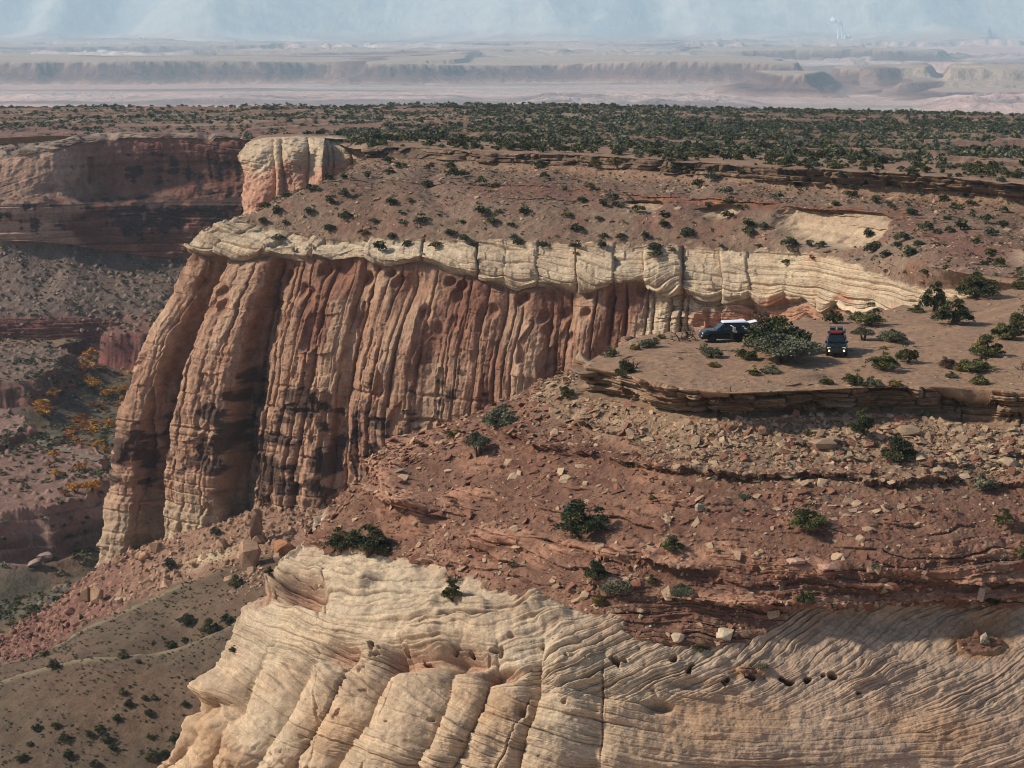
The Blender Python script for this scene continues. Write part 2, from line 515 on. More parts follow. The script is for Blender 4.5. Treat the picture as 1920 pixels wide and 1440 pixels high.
    amp_r = np.interp(px, [300, 600, 1150, 1450, 1920], [1.0, 1.0, 1.0, 0.5, 0.42]).astype(f32)
    B = (BA * (1 - low) + BB * low) * amp_r
    slabz = np.exp(-(((px - 930) / 230) ** 2 + ((py - 1165 - (px - 930) * 0.06) / 52) ** 2))
    B = B * (0.55 + 0.8 * sst(-0.25, 0.35, noise(P, (7, 7, 3.5), 49) + 0.3 * noise(P, (2, 2, 1), 491)))
    B = B * (1 + 0.4 * slabz) + slabz * beds(phA + 2, 0.85, P, 57, 3.2) * 0.75
    D += slick * (B * 1.15 - 0.3 + 0.75 * big + 0.26 * mid + 0.13 * fine)
    # rounded vertical ribs on the lower left flank, and joints
    jn = np.array([200, 330, 392, 455, 548, 612, 705, 838, 900, 1010, 1135, 1400, 2400])
    ju = px + (py - 1300) * np.interp(px, [350, 700, 1000, 1150], [0.55, 0.42, 0.2, 0.02]).astype(f32) + 16 * noise(P, (7, 7, 7), 45) + 5 * noise(P, (2, 2, 2), 451)
    kj = np.clip(np.searchsorted(jn, ju.reshape(-1)).reshape(ju.shape), 1, len(jn) - 1)
    wj = jn[kj] - jn[kj - 1]
    fj = np.clip((ju - jn[kj - 1]) / wj, 0, 1)
    rib = 1 - np.abs(2 * fj - 1) ** 2.6
    ribm = slick * sst(1150, 1300, py + 30 * h1(kj, 33)) * (1 - sst(1000, 1250, px))
    D += ribm * ((0.85 * rib - 0.45) * np.clip(wj / 80.0, 0.5, 1.3) + 0.6 * h1(kj, 31))
    for jx, lean, y0, dpt in ((1130, 0.02, 1240, 0.4), (980, 0.45, 1300, 0.42), (585, 0.08, 1060, 0.6), (720, 0.35, 1200, 0.35)):
        dx = px - (jx - (py - 1330) * lean) + 4 * noise(P, 1.5, 47)
        D -= slick * dpt * np.exp(-(dx / 1.9) ** 2) * sst(y0 - 15, y0 + 25, py) * sst(-0.5, 0.2, noise(P, (3, 3, 3), 48 + jx))
        D += slick * 0.22 * np.tanh(dx / 9.0) * np.exp(-(dx / 60) ** 2) * sst(y0, y0 + 40, py)
    # weathered pockets
    pk = noise(P, (1.3, 1.3, 0.8), 60) + 0.4 * noise(P, 0.5, 61)
    pzone = np.exp(-((py - (1215 + (px - 700) * 0.07)) / 34) ** 2) * sst(600, 700, px) * (1 - sst(1500, 1700, px)) + 0.25 * np.exp(-((py - 1340) / 60) ** 2) * (1 - sst(1100, 1300, px))
    pock = sst(0.58, 0.84, pk + 0.32 * pzone - 0.16) * slick * np.clip(pzone * 1.5, 0, 1)
    D -= pock * 1.15
    cave = 0
    for cx, cy, rx, ry, a in ((560, 1105, 46, 30, 2.4), (470, 1110, 40, 24, 1.0), (770, 1235, 60, 26, 2.3), (870, 1236, 45, 22, 1.5), (935, 1262, 42, 14, 1.6), (640, 1224, 34, 24, 1.7), (1235, 1328, 24, 11, 0.9), (975, 1335, 8, 13, 0.9), (1300, 1285, 40, 10, 0.5)):
        e = np.exp(-(((px - cx) / rx) ** 2 + ((py - cy) / ry) ** 2) ** 1.6)
        D -= slick * a * e
        cave = np.maximum(cave, e * (a > 0.9))
    # beak of rock on the left skyline
    e = np.exp(-(((px - 395) / 34) ** 2 + ((py - 1285) / 22) ** 2))
    H += slick * 1.6 * e - slick * 1.2 * np.exp(-(((px - 395) / 40) ** 2 + ((py - 1330) / 16) ** 2))
    P2 = P + n * D[..., None] + nh * H[..., None]
    # ---- tones
    c = np.zeros(P.shape, f32) + SOIL
    c = mixc(c, GREYSOIL, sst(0.0, 0.5, mid) * 0.35)
    c = mixc(c, SOIL * 1.12, sst(0.1, 0.5, big) * 0.5)
    c = c * (0.93 + 0.22 * fine + 0.16 * noise(P, 0.33, 158))[..., None]
    for ax, ay, bx_, by_, cx_, cy_ in ((1960, 545, 1800, 590, 1620, 640), (1960, 562, 1800, 606, 1640, 655)):
        tt = np.clip((1960 - px) / 340.0, 0, 1)
        yc = ay + (cy_ - ay) * tt ** 0.8
        c = mixc(c, SOIL * 1.35, np.exp(-((py - yc) / 3.2) ** 2) * (px > 1600) * 0.8 * (0.6 + 0.4 * mid))
    c = mixc(c, rgb(84, 68, 62), np.exp(-(((px - 1535) / 26) ** 2 + ((py - 706) / 7) ** 2)) * 0.7)
    rimrock = sst(0.9, 1.0, W + 0.12 * mid)
    c = mixc(c, TAN * 0.9, rimrock * sst(-0.2, 0.4, mid))
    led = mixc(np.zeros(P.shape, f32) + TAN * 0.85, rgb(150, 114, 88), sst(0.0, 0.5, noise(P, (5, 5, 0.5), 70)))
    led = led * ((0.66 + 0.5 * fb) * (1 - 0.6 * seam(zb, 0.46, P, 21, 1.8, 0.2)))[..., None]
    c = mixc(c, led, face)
    # rubble slope: tan debris near the ledge, red lower down
    redm = sst(2.45, 3.05, W + 0.35 * big + 0.2 * mid - np.interp(px, [900, 1250, 1500, 1920], [-0.35, 0.05, 0.25, 0.1]))
    sl = mixc(np.zeros(P.shape, f32) + TAN * 0.78, RED, redm)
    sl = mixc(sl, DKRED, redm * sst(0.0, 0.5, noise(P, (8, 8, 0.8), 71)) * 0.6)
    sl = mixc(sl, SALMON * 0.9, redm * sst(0.1, 0.4, fbm(P, (6, 6, 2), 4, 73)) * 0.75)
    sl = mixc(sl, GREYSOIL * 0.9, sst(1500, 1800, px) * sst(0.1, 0.5, mid) * 0.4)
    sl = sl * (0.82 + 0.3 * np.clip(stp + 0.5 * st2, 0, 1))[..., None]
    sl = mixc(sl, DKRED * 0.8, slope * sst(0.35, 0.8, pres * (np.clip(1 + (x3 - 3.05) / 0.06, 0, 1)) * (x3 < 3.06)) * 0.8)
    sl = mixc(sl, SALMON * (0.86 + 0.22 * bed4)[..., None], salm * 0.9)
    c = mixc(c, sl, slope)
    wt = mixc(np.zeros(P.shape, f32) + WHITE, CREAM, sst(-0.3, 0.5, big + 0.3 * low) * 0.7)
    wt = mixc(wt, rgb(178, 150, 126), sst(1150, 1500, px + 40 * mid) * 0.75)
    wt = mixc(wt, rgb(170, 138, 116), sst(0.1, 0.6, noise(P, (9, 9, 2.2), 75)) * 0.35)
    line = n1((phA * (1 - low) + phB * low) / 0.21, 5)
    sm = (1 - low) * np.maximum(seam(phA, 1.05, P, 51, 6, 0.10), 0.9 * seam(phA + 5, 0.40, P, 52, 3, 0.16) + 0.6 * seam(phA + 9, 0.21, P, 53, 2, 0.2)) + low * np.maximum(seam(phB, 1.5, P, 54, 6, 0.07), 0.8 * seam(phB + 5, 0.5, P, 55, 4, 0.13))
    wt = mixc(wt, rgb(128, 98, 78), np.clip(sm * 0.5, 0, 1))  # shadow lines of the small undercuts painted into the slickrock colour
    wt = wt * (1.0 + 0.11 * line + 0.06 * n1((phA * (1 - low) + phB * low) / 0.9, 8))[..., None]
    wt = mixc(wt, OCHRE * 0.8, sst(0.35, 0.0, np.abs(wc - 0.06)) * sst(1150, 1300, px) * sst(0.0, 0.3, noise(P, (10, 10, 3), 77)) * 0.8)
    wt = mixc(wt, SALMON * 0.85, np.clip(pock * 0.6 + cave * 0.75, 0, 1))
    wt = mixc(wt, OCHRE * 1.1, low * sst(0.0, 0.4, noise(P, (10, 10, 6), 79)) * 0.30)
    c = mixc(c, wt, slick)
    o = grid_object('mesa', P2, c, M_NEAR, label='near mesa with bare bench, red rubble slope and pale banded slickrock')
    return dict(P=P2, W=W, px=px, py=py, slope=slope, slick=slick, n=n, redm=redm)


# ------------------------------------------------------------------ the long fluted cliff, its pale cap and the slope above
def main_cliff():
    zz = lambda L: [at(x, y, z=z) for x, y, z in L]
    yy = lambda L: [at(x, y, Y=Y) for x, y, Y in L]
    g = []
    rim = zz([(2300, 372, 0.5), (1920, 346, 0.5), (1700, 326, 0.5), (1500, 316, 0.4), (1300, 304, 0.2), (1100, 292, 0.1), (900, 284, 0), (760, 277, 0), (690, 279, 0)])
    KT = [2300, 1960, 1700, 1500, 1300, 1200, 1100, 1000, 900, 790, 700, 600, 545, 430, 352]
    KM = [2290, 1950, 1690, 1490, 1290, 1178, 1070, 968, 862, 748, 654, 552, 484, 345, 252]
    KF = [2280, 1940, 1680, 1480, 1280, 1170, 1060, 955, 840, 725, 630, 510, 455, 305, 188]
    KC = [2300, 1960, 1700, 1500, 1300, 1200, 1100, 1000, 900, 795, 710, 625, 580, 500, 440]
    Yl = lambda x: np.interp(x, [150, 352, 500, 700, 900, 1100, 1300, 1500, 1700, 1960, 2300], [412, 408, 399, 388, 380, 373, 366, 354, 312, 264, 250])
    rb = [(-26, 480, -9), (-12, 530, -16), (20, 580, -20)]
    inner = [(p[0] + 3, p[1] + 26, p[2] + 0.4) for p in rim]
    g.append((inner, [(-20, 500, -8), (0, 550, -16), (30, 600, -20)]))
    g.append((rim, rb))
    base = zz([(2300, 398, -2.2), (1920, 372, -2.4), (1700, 352, -2.4), (1500, 342, -2.4), (1300, 328, -2.3), (1100, 313, -2.2), (900, 303, -2.1), (760, 297, -2.0), (672, 296, -2.0)])
    g.append((base, [(-31, 480, -9), (-18, 530, -16), (14, 580, -20)]))
    m1 = zz([(2300, 470, -4.6), (1920, 448, -5.3), (1700, 405, -5.2), (1500, 388, -5.0), (1300, 372, -4.8), (1100, 358, -4.7), (900, 350, -4.6), (760, 345, -4.5), (605, 343, -4.4)])
    g.append((m1, [(-41, 480, -10), (-28, 530, -16), (4, 580, -22)]))
    m2 = zz([(2300, 540, -4.5), (1920, 528, -5.0), (1780, 505, -6.6), (1640, 452, -8.2), (1500, 428, -8.4), (1300, 418, -8.6), (1100, 410, -8.6), (900, 404, -8.6), (760, 400, -8.8), (490, 394, -9.4)])
    g.append((m2, [(-54, 478, -12), (-42, 530, -16), (-14, 582, -22)]))
    ct = yy([(x, y, Yl(x) + d) for x, y, d in [(2300, 580, 2), (1960, 552, 2), (1780, 545, 3), (1700, 535, 3), (1600, 498, 4), (1500, 476, 5), (1300, 468, 6), (1100, 460, 6), (900, 453, 6), (700, 450, 6), (600, 446, 7), (500, 428, 7), (440, 411, 6)]])
    g.append((ct, [(-58, 450, -14), (-56, 500, -16), (-30, 590, -22)], KT, KC))
    lip = yy([(x, y, Yl(x) - 0.5) for x, y in [(2300, 640), (1960, 610), (1800, 600), (1700, 580), (1600, 568), (1500, 552), (1300, 540), (1200, 520), (1100, 524), (1000, 527), (900, 508), (800, 486), (700, 478), (600, 476), (500, 466), (420, 468), (352, 459)]])
    g.append((lip, [(-68, 445, -18), (-66, 500, -20), (-38, 596, -24)], KT, KT))
    under = yy([(x, y, Yl(x) + 1.4) for x, y in [(2300, 660), (1960, 630), (1800, 615), (1700, 600), (1600, 585), (1500, 570), (1300, 560), (1200, 536), (1100, 540), (1000, 543), (900, 524), (800, 500), (700, 492), (600, 490), (500, 480), (420, 484), (362, 476)]])
    g.append((under, [(-68, 445, -20), (-66, 500, -22), (-38, 596, -26)], KT, [x if x > 352 else 362 for x in KT]))
    Ym = [float(Yl(x)) for x in KT]
    mid = yy([(x, y, Y - 2.5) for x, y, Y in zip(KM, [860, 820, 785, 762, 742, 730, 720, 715, 710, 705, 702, 700, 700, 698, 700], Ym)])
    g.append((mid, [(-78, 440, -46), (-74, 500, -46), (-44, 596, -46)], KT, KM))
    foot = yy([(x, y, Y - 7) for x, y, Y in zip(KF, [1130, 1110, 1080, 1052, 1030, 1018, 1008, 1000, 992, 984, 980, 982, 990, 1032, 1065], Ym)])
    g.append((foot, [(-86, 432, -86), (-84, 500, -86), (-54, 596, -86)], KT, KF))
    P, W, S = loft(g, (1350, 120), [10, 46, 90, 75, 85, 130, 30, 270, 320])
    deep = None
    px, py, dep = proj(P)
    n = normals(blur(P, 6))
    nh = n.copy(); nh[..., 2] = 0
    nh /= np.linalg.norm(nh, axis=2, keepdims=True) + 1e-6
    big = fbm(P, 22.0, 3, 101); mid_ = fbm(P, 6.0, 4, 102); fine = fbm(P, 1.6, 4, 103)
    X = P[..., 0]; Z = P[..., 2]
    D = np.zeros(W.shape, f32); H = np.zeros(W.shape, f32)
    # row that crosses the wall half way up gives each column its place along the wall
    row = int(np.argmin(np.abs(W[:, 0] - 8.0)))
    U = np.broadcast_to(px[row][None, :], W.shape)
    rowc = int(np.argmin(np.abs(W[:, 0] - 5.6)))
    UC = np.broadcast_to(px[rowc][None, :], W.shape)
    wallm = sst(6.95, 7.1, W)
    capm = sst(4.9, 5.06, W + 0.30 * mid_ + 0.12 * fine) * (1 - sst(6.6, 7.0, W))
    slope = 1 - sst(4.9, 5.06, W + 0.30 * mid_ + 0.12 * fine)
    ledge = sst(0.95, 1.05, W) * (1 - sst(1.95, 2.05, W))
    hW = np.clip((W - 7.0) / 2.0, 0, 1)          # 0 under the cap .. 1 at the foot
    # --- big buttresses and recesses along the wall (metres, towards the viewer)
    wv = 8 * noise(P, (30, 30, 16), 105) + 3 * noise(P, (8, 8, 6), 106)
    Uw = U + wv
    bx = [150, 247, 288, 306, 330, 346, 372, 425, 443, 456, 474, 500, 545, 600, 632, 642, 700, 760, 812, 850, 900, 960, 1005, 1030, 1085, 1120, 1180, 1240, 1300]
    bd = [0.0, 0.8, 1.4, -2.6, -4.4, 0.6, 1.8, 2.2, 0.9, -4.2, -4.2, -1.2, 0.8, 1.2, 0.2, -1.6, 1.2, 1.6, 0.2, 1.0, 0.8, 1.4, -0.3, -1.2, 0.9, -0.8, -1.6, 0.5, 0.5]
    but = pchip(bx, bd, np.clip(Uw, 150, 1300).reshape(-1)).reshape(Uw.shape)
    H += wallm * but * (0.55 + 0.6 * sst(0.0, 0.5, hW))
    # --- flutes: columns between cracks of uneven spacing
    r2 = np.random.default_rng(3)
    cr = [175, 247, 296, 338]
    x = 358.0
    while x < 1330:
        cr.append(x); x += 13 + 46 * r2.uniform() ** 1.8 if x > 470 else r2.uniform(26, 52)
    cr = np.array(cr)
    Uf = U + 9 * noise(P, (18, 18, 22), 108) + 2.6 * noise(P, (5, 5, 8), 109) + 0.9 * noise(P, (1.4, 1.4, 2.2), 1091)
    k = np.clip(np.searchsorted(cr, Uf.reshape(-1)).reshape(Uf.shape), 1, len(cr) - 1)
    a = cr[k - 1]; b_ = cr[k]
    fr = np.clip((Uf - a) / (b_ - a), 0, 1)
    rnd = np.sqrt(np.clip(1 - (2 * fr - 1) ** 2, 0, 1)) - 0.7
    ang = np.minimum(1, np.minimum(fr, 1 - fr) * (b_ - a) / 3.2) - 0.8 + (fr - 0.5) * 1.3 * h1(k, 47)
    zc_ = (Z + 4 * noise(P, (20, 20, 20), 1093)) / (7.0 + 5.0 * h1(k, 48)) + 3 * h1(k, 49)
    ib = np.floor(zc_)
    brk = h1(ib * 37 + k, 50)
    low_ = sst(0.25, 0.6, hW + 0.12 * mid_)
    colm = rnd * (1 - 0.65 * low_) + ang * (0.35 + 0.65 * low_) + 0.62 * brk * (0.5 + 0.5 * low_) + 0.35 * h1(k, 58)
    wid = (b_ - a) / 30.0
    vary = np.clip(0.62 + 0.5 * h1(k, 41) + 0.75 * noise(P, (7, 7, 15), 110), 0.05, 1.6)
    flut = colm * wid * vary
    alc = sst(0.0, 0.22, hW)
    sx = U / 24.0 + 0.35 * noise(P, (3, 3, 5), 141); sz_ = Z / 8.5 + 0.35 * noise(P, (5, 5, 4), 142)
    sd1, sd2, shh = worley(sx, sz_, 12)
    scar = sst(0.03, 0.07, sd2 - sd1) * (h1(shh, 7) > 0.30) * sst(0.12, 0.25, hW)
    H -= wallm * scar * (0.7 + 0.5 * h1(shh, 8))
    flut = flut * (1 - 0.55 * scar)
    H += wallm * flut * (0.35 + 1.0 * alc) * (1 - 0.35 * sst(0.75, 1, hW)) * 0.82
    crk = np.exp(-(np.minimum(fr, 1 - fr) * (b_ - a) / 1.2) ** 2) * (0.4 + 0.6 * (h1(k, 43) > -0.2))
    H -= wallm * crk * 1.0 * sst(-0.4, 0.2, noise(P, (6, 6, 9), 1101))
    # second, finer set
    U2 = Uf / 11.0 + 0.35 * noise(P, (5, 5, 7), 112)
    f2 = U2 - np.floor(U2)
    b2_ = h1(np.floor(Z / 3.1 + 2 * h1(np.floor(U2), 59)) * 13 + np.floor(U2), 60)
    H += wallm * (np.minimum(1, np.minimum(f2, 1 - f2) * 6) - 0.7 + (f2 - 0.5) * h1(np.floor(U2), 61) + 0.5 * b2_ * low_) * 0.55 * sst(0.05, 0.3, hW) * (0.5 + 0.5 * h1(np.floor(U2), 45))
    # hollows: drip alcoves beneath the cap
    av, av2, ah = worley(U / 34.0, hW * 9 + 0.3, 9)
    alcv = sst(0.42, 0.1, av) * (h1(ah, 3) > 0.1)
    H -= wallm * alcv * 1.5 * (1 - sst(0.12, 0.42, hW))
    H += wallm * (0.6 * mid_ + 0.34 * fine + 1.1 * big + 0.4 * fbm(P, (2.6, 2.6, 9), 3, 1131, ridge=True))
    # big shaded hollow below the cap
    H -= 3.2 * np.exp(-(((px - 640) / 26) ** 2 + ((py - 502) / 26) ** 2)) + 2.0 * np.exp(-(((px - 780) / 30) ** 2 + ((py - 540) / 34) ** 2))
    H -= 2.2 * np.exp(-(((px - 1245) / 30) ** 2 + ((py - 560) / 50) ** 2)) * wallm
    # bedding joints
    zj = Z + 0.9 * noise(P, (26, 26, 10), 114) + 0.015 * X
    for zc, dp, u0, u1 in ((-43.0, 0.8, 480, 1000), (-47.5, 1.0, 500, 900), (-53.5, 0.7, 150, 760), (-38, 0.4, 200, 480), (-62, 0.7, 150, 800), (-69, 0.7, 150, 480), (-57, 0.6, 480, 800)):
        m = sst(u0 - 20, u0 + 20, U) * (1 - sst(u1 - 30, u1 + 30, U))
        H -= wallm * m * dp * np.exp(-((zj - zc) / 0.30) ** 2) * (0.5 + 0.7 * n1(U / 30, int(abs(zc))))
    lowb = sst(-48, -56, Z + 3 * mid_) * wallm
    blk = beds(zj, 2.2, P, 61, 9)
    H += lowb * (blk * 0.9 - 0.4)
    # --- cap: bulging, cross-bedded blocks parted by joints
    capx = np.array([300, 352, 420, 505, 556, 585, 682, 790, 893, 946, 1006, 1081, 1150, 1205, 1278, 1352, 1402, 1476, 1534, 1580, 1640, 1690, 1760, 1900, 2400])
    Uc = UC + 5 * noise(P, (9, 9, 3), 115)
    kc = np.clip(np.searchsorted(capx, Uc.reshape(-1)).reshape(Uc.shape), 1, len(capx) - 1)
    fc = np.clip((Uc - capx[kc - 1]) / (capx[kc] - capx[kc - 1]), 0, 1)
    wc_ = capx[kc] - capx[kc - 1]
    edge = np.minimum(fc, 1 - fc) * wc_
    jst = np.where(np.isin(np.where(fc < 0.5, kc - 1, kc), [2, 5, 7, 8, 11, 14]), 1.0, 0.25)
    bulge = (1 - np.exp(-edge / 5.0)) * (0.5 + 0.5 * h1(kc, 55))
    phc = Z + X * (0.17 + 0.12 * h1(kc, 51)) * (1 - sst(1150, 1300, px)) + 0.03 * X * sst(1150, 1300, px) + 0.06 * P[..., 1] + 0.5 * noise(P, (12, 12, 4), 116)
    cb = beds(phc, 1.3, P, 62, 9) * 0.85 + beds(phc + 4, 0.5, P, 63, 5) * 0.38 + beds(phc + 7, 0.24, P, 64, 4) * 0.2
    white_r = sst(1180, 1260, px) * sst(6.6, 7.0, W)          # the pale wall at the canyon's head is cap rock to its foot
    capw = np.clip(capm + white_r * 0.8, 0, 1)
    D += capw * (0.45 * bulge - 0.7 + cb * 1.35 + 0.55 * mid_ + 0.22 * fine + 0.9 * h1(kc, 52) + 0.9 * big + 0.22 * h1(np.floor(Uc / 17.0 + 0.6 * h1(np.floor(phc / 1.3), 53)) * 7 + np.floor(phc / 1.3), 54))
    D -= capw * jst * 0.85 * np.exp(-(edge / 1.7) ** 2)
    # ragged lower edge of the cap
    scal = 1.4 * np.sin(np.clip(fc, 0, 1) * np.pi) * sst(5.6, 6.0, W) * (1 - sst(6.0, 6.9, W))
    shift = capm * scal * 0.5 + (1 - sst(6.9, 7.6, W)) * sst(5.8, 6.2, W) * 1.5 * noise(P, (7, 7, 7), 117)
    # --- slope: rubble, thin ledges
    lw = W + 0.10 * noise(P, (18, 18, 8), 118) + 0.05 * noise(P, (5, 5, 5), 119)
    for lev, wd, am, sd, th in ((2.9, 0.25, 1.2, 120, -0.35), (2.5, 0.2, 0.8, 121, 0.1), (3.35, 0.2, 1.1, 122, 0.0), (3.75, 0.2, 0.8, 123, 0.15), (4.6, 0.2, 0.8, 124, 0.2)):
        xx = lw - lev
        H += slope * am * sst(th, th + 0.3, noise(P, (22, 22, 12), sd)) * (np.clip(1 + xx / wd, 0, 1) ** 1.4) * (xx <= 0) * sst(2, 2.05, W)
    rx, rx2, rh = worley(X / 1.3, P[..., 1] / 1.3, 15)
    rock = sst(0.3, 0.08, rx - 0.2 * h1(rh, 4)) * (h1(rh, 5) > 0.1)
    D += slope * sst(2, 2.1, W) * (0.40 * mid_ + 0.26 * fine + 0.07 * rock) + (1 - sst(0.8, 1, W)) * 0.3 * mid_
    gul = np.abs(noise(P, (16, 60, 60), 125))
    D -= slope * sst(2, 2.2, W) * (1 - sst(4.4, 5.0, W)) * (0.9 - 2.0 * gul).clip(0, 1) * 0.9
    lb = beds(Z + 0.3 * noise(P, (8, 8, 3), 126), 0.7, P, 65, 7)
    lcw, lcw2, lch = worley(X / 4.2 + 0.4 * noise(P, 2.5, 127) + 5 * h1(np.floor(Z / 1.1), 128), P[..., 1] / 6.0, 17)
    H += ledge * (1.2 * lb + 1.3 * h1(lch, 6) - 1.6 * (1 - sst(0, 0.12, lcw2 - lcw)) + 1.5 * mid_ + 0.6 * fine)
    # bare pale scoops in the slope
    sc = np.zeros(W.shape, f32)
    for cx, cy, rx_, ry_, top in ((1560, 408, 112, 50, 392), (1345, 386, 46, 14, 380), (1200, 372, 44, 12, 368), (1900, 470, 24, 14, 462)):
        e = 1 - sst(0.75, 1.05, np.sqrt(((px - cx) / rx_) ** 2 + ((py - cy - 8) / ry_) ** 2) + 0.22 * mid_)
        e = e * sst(top - 2, top + 6, py + 5 * mid_ - (px - cx) * 0.10)
        sc = np.maximum(sc, e)
    sc = sc * slope
    H -= sc * 3.4
    P2 = P + n * D[..., None] + nh * H[..., None]
    P2[..., 2] -= shift
    P2[..., 0] += wallm * (1 - sst(470, 540, U)) * (0.55 * fbm(P2, (4, 4, 9), 4, 171) + 0.4 * (beds(zj, 1.7, P, 66, 6) - 0.4) + 0.2 * noise(P2, (1.1, 1.1, 1.6), 172)) + wallm * 0.12 * noise(P2, (1.3, 1.3, 1.3), 173)
    # ---- tones
    c = np.zeros(P.shape, f32) + rgb(140, 116, 96)
    c = mixc(c, rgb(128, 100, 82), sst(-0.3, 0.4, big + 0.5 * mid_))
    red = np.exp(-((lw - 3.05 - 0.25 * sst(1400, 1900, px)) / 0.30) ** 2)
    c = mixc(c, rgb(126, 88, 72), np.clip(red * 1.1, 0, 1) * sst(760, 1000, px) * 0.85)
    c = mixc(c, rgb(134, 94, 78), sst(3.0, 3.6, lw) * 0.5 * sst(0.0, 0.4, mid_))
    c = mixc(c, TAN * 0.95, rock * (h1(rh, 8) * 0.2 + 0.22) * slope)
    c = c * (0.95 + 0.2 * fine + 0.14 * mid_)[..., None]
    c = mixc(c, rgb(160, 128, 102), (1 - sst(2.0, 2.5, W)) * 0.6)
    c = mixc(c, rgb(150, 122, 98) * (0.5 + 0.55 * lb)[..., None], ledge * 0.95)
    c = mixc(c, rgb(198, 170, 138) * (0.90 + 0.12 * n1(phc / 0.5, 3))[..., None], sc * sst(-0.35, 0.1, 0.25 + mid_ + 0.5 * fine))
    lipm = np.exp(-(((py - 5 * mid_ - 388 - (px - 1560) * 0.06) / 5.0) ** 2)) * sst(1150, 1200, px) * (1 - sst(1690, 1740, px)) * slope * sst(-0.3, 0.1, noise(P, (9, 9, 9), 139))
    c = mixc(c, rgb(158, 98, 66), lipm * 0.8)
    wt = np.zeros(P.shape, f32) + WHITE
    wt = mixc(wt, CREAM, sst(-0.2, 0.5, mid_) * 0.6)
    wt = wt * ((0.94 + 0.13 * n1(phc / 0.55, 4) + 0.07 * n1(phc / 0.22, 5)) * (1 - 0.38 * seam(phc, 1.3, P, 62, 9, 0.10)) * (1 - 0.28 * seam(phc + 4, 0.5, P, 63, 5, 0.16)))[..., None]
    wt = mixc(wt, VARN, np.exp(-(edge / 1.3) ** 2) * 0.6 * jst ** 2)
    wl = mixc(np.zeros(P.shape, f32) + rgb(178, 139, 112), rgb(144, 101, 81), sst(-0.3, 0.5, noise(P, (9, 9, 22), 130) + 0.9 * (0.30 - hW) + 0.6 * sst(900, 1150, U) - 0.4 * sst(640, 430, U)))
    wl = mixc(wl, rgb(194, 160, 130), sst(0.1, 0.6, noise(P, (7, 7, 18), 131) + 0.25 * colm) * 0.75)
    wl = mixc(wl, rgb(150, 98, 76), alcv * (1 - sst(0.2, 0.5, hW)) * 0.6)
    wl = mixc(wl, rgb(176, 124, 98), scar * 0.45 * (h1(shh, 9) > -0.2))
    # desert varnish: black-brown films in blotches and streaks low on the wall, streaks below the cap
    vb = fbm(P, (4.5, 4.5, 2.2), 4, 132) + 0.5 * noise(P, (3, 3, 30), 133)
    vz = np.interp(py, [560, 700, 760, 860, 930, 985], [-0.75, -0.42, -0.10, 0.10, 0.0, -0.5]).astype(f32)
    vz = vz - 0.55 * sst(420, 330, U) * sst(900, 960, py) - 0.45 * sst(350, 395, U) * (1 - sst(425, 445, U)) * sst(860, 900, py)
    va = sst(0.0, 0.2, vb + vz)
    va = np.maximum(va, sst(0.15, 0.5, noise(P, (1.6, 1.6, 40), 134) + 0.2 * mid_ - 0.1 - 1.2 * hW) * 0.55)
    wl = mixc(wl, VARN, va * 0.85)
    stk = noise(P, (0.55, 0.55, 26), 1341) + 0.6 * noise(P, (0.25, 0.25, 16), 1342)
    wl = wl * (1 + 0.16 * stk)[..., None]
    wl = mixc(wl, rgb(104, 72, 60), sst(0.25, 0.7, noise(P, (1.1, 1.1, 34), 1343)) * 0.5)
    pale = sst(0.83, 0.9, hW + 0.08 * mid_) * (1 - sst(470, 520, U))
    wl = mixc(wl, rgb(188, 164, 134), pale * 0.75)
    rec = np.maximum(sst(294, 304, Uw) * (1 - sst(338, 346, Uw)), sst(441, 450, Uw) * (1 - sst(486, 500, Uw)))  # recess faces darkened with a varnish tone: their shade put into the colour
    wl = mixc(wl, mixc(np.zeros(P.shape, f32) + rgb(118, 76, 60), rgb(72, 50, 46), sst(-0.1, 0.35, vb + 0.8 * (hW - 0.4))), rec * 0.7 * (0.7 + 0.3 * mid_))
    wl = mixc(wl, rgb(96, 58, 46), crk * 0.5)
    wl = wl * (0.95 + 0.13 * n1(zj / 1.1, 7) * sst(0.5, 0.8, hW))[..., None]
    wr = mixc(wt, SALMON * 1.0, sst(0.0, 0.35, noise(P, (12, 12, 5), 135) + 0.5 * sst(560, 590, py + 12 * mid_) - 0.15))
    wl = mixc(wl, wr, sst(1190, 1235, px + (py - 560) * 0.35 + 14 * mid_))
    wt = mixc(wt, SALMON, sst(0.0, 0.25, noise(P, (10, 10, 6), 137) + 0.6 * sst(535, 565, py + 14 * mid_) - 0.62) * sst(1200, 1260, px) * (1 - sst(1650, 1700, px)))
    c = mixc(c, wt, capm)
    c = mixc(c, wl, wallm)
    o = grid_object('canyon_cliff', P2, c, M_CLIFF, label='long fluted sandstone cliff under a white caprock, with a shrubby rubble slope above')
    return dict(P=P2, W=W, px=px, py=py, slope=slope, n=n, sc=sc)


NEAR = near_mesa()
print('near', time.time() - T0)
CLIFF = main_cliff()
print('cliff', time.time() - T0)

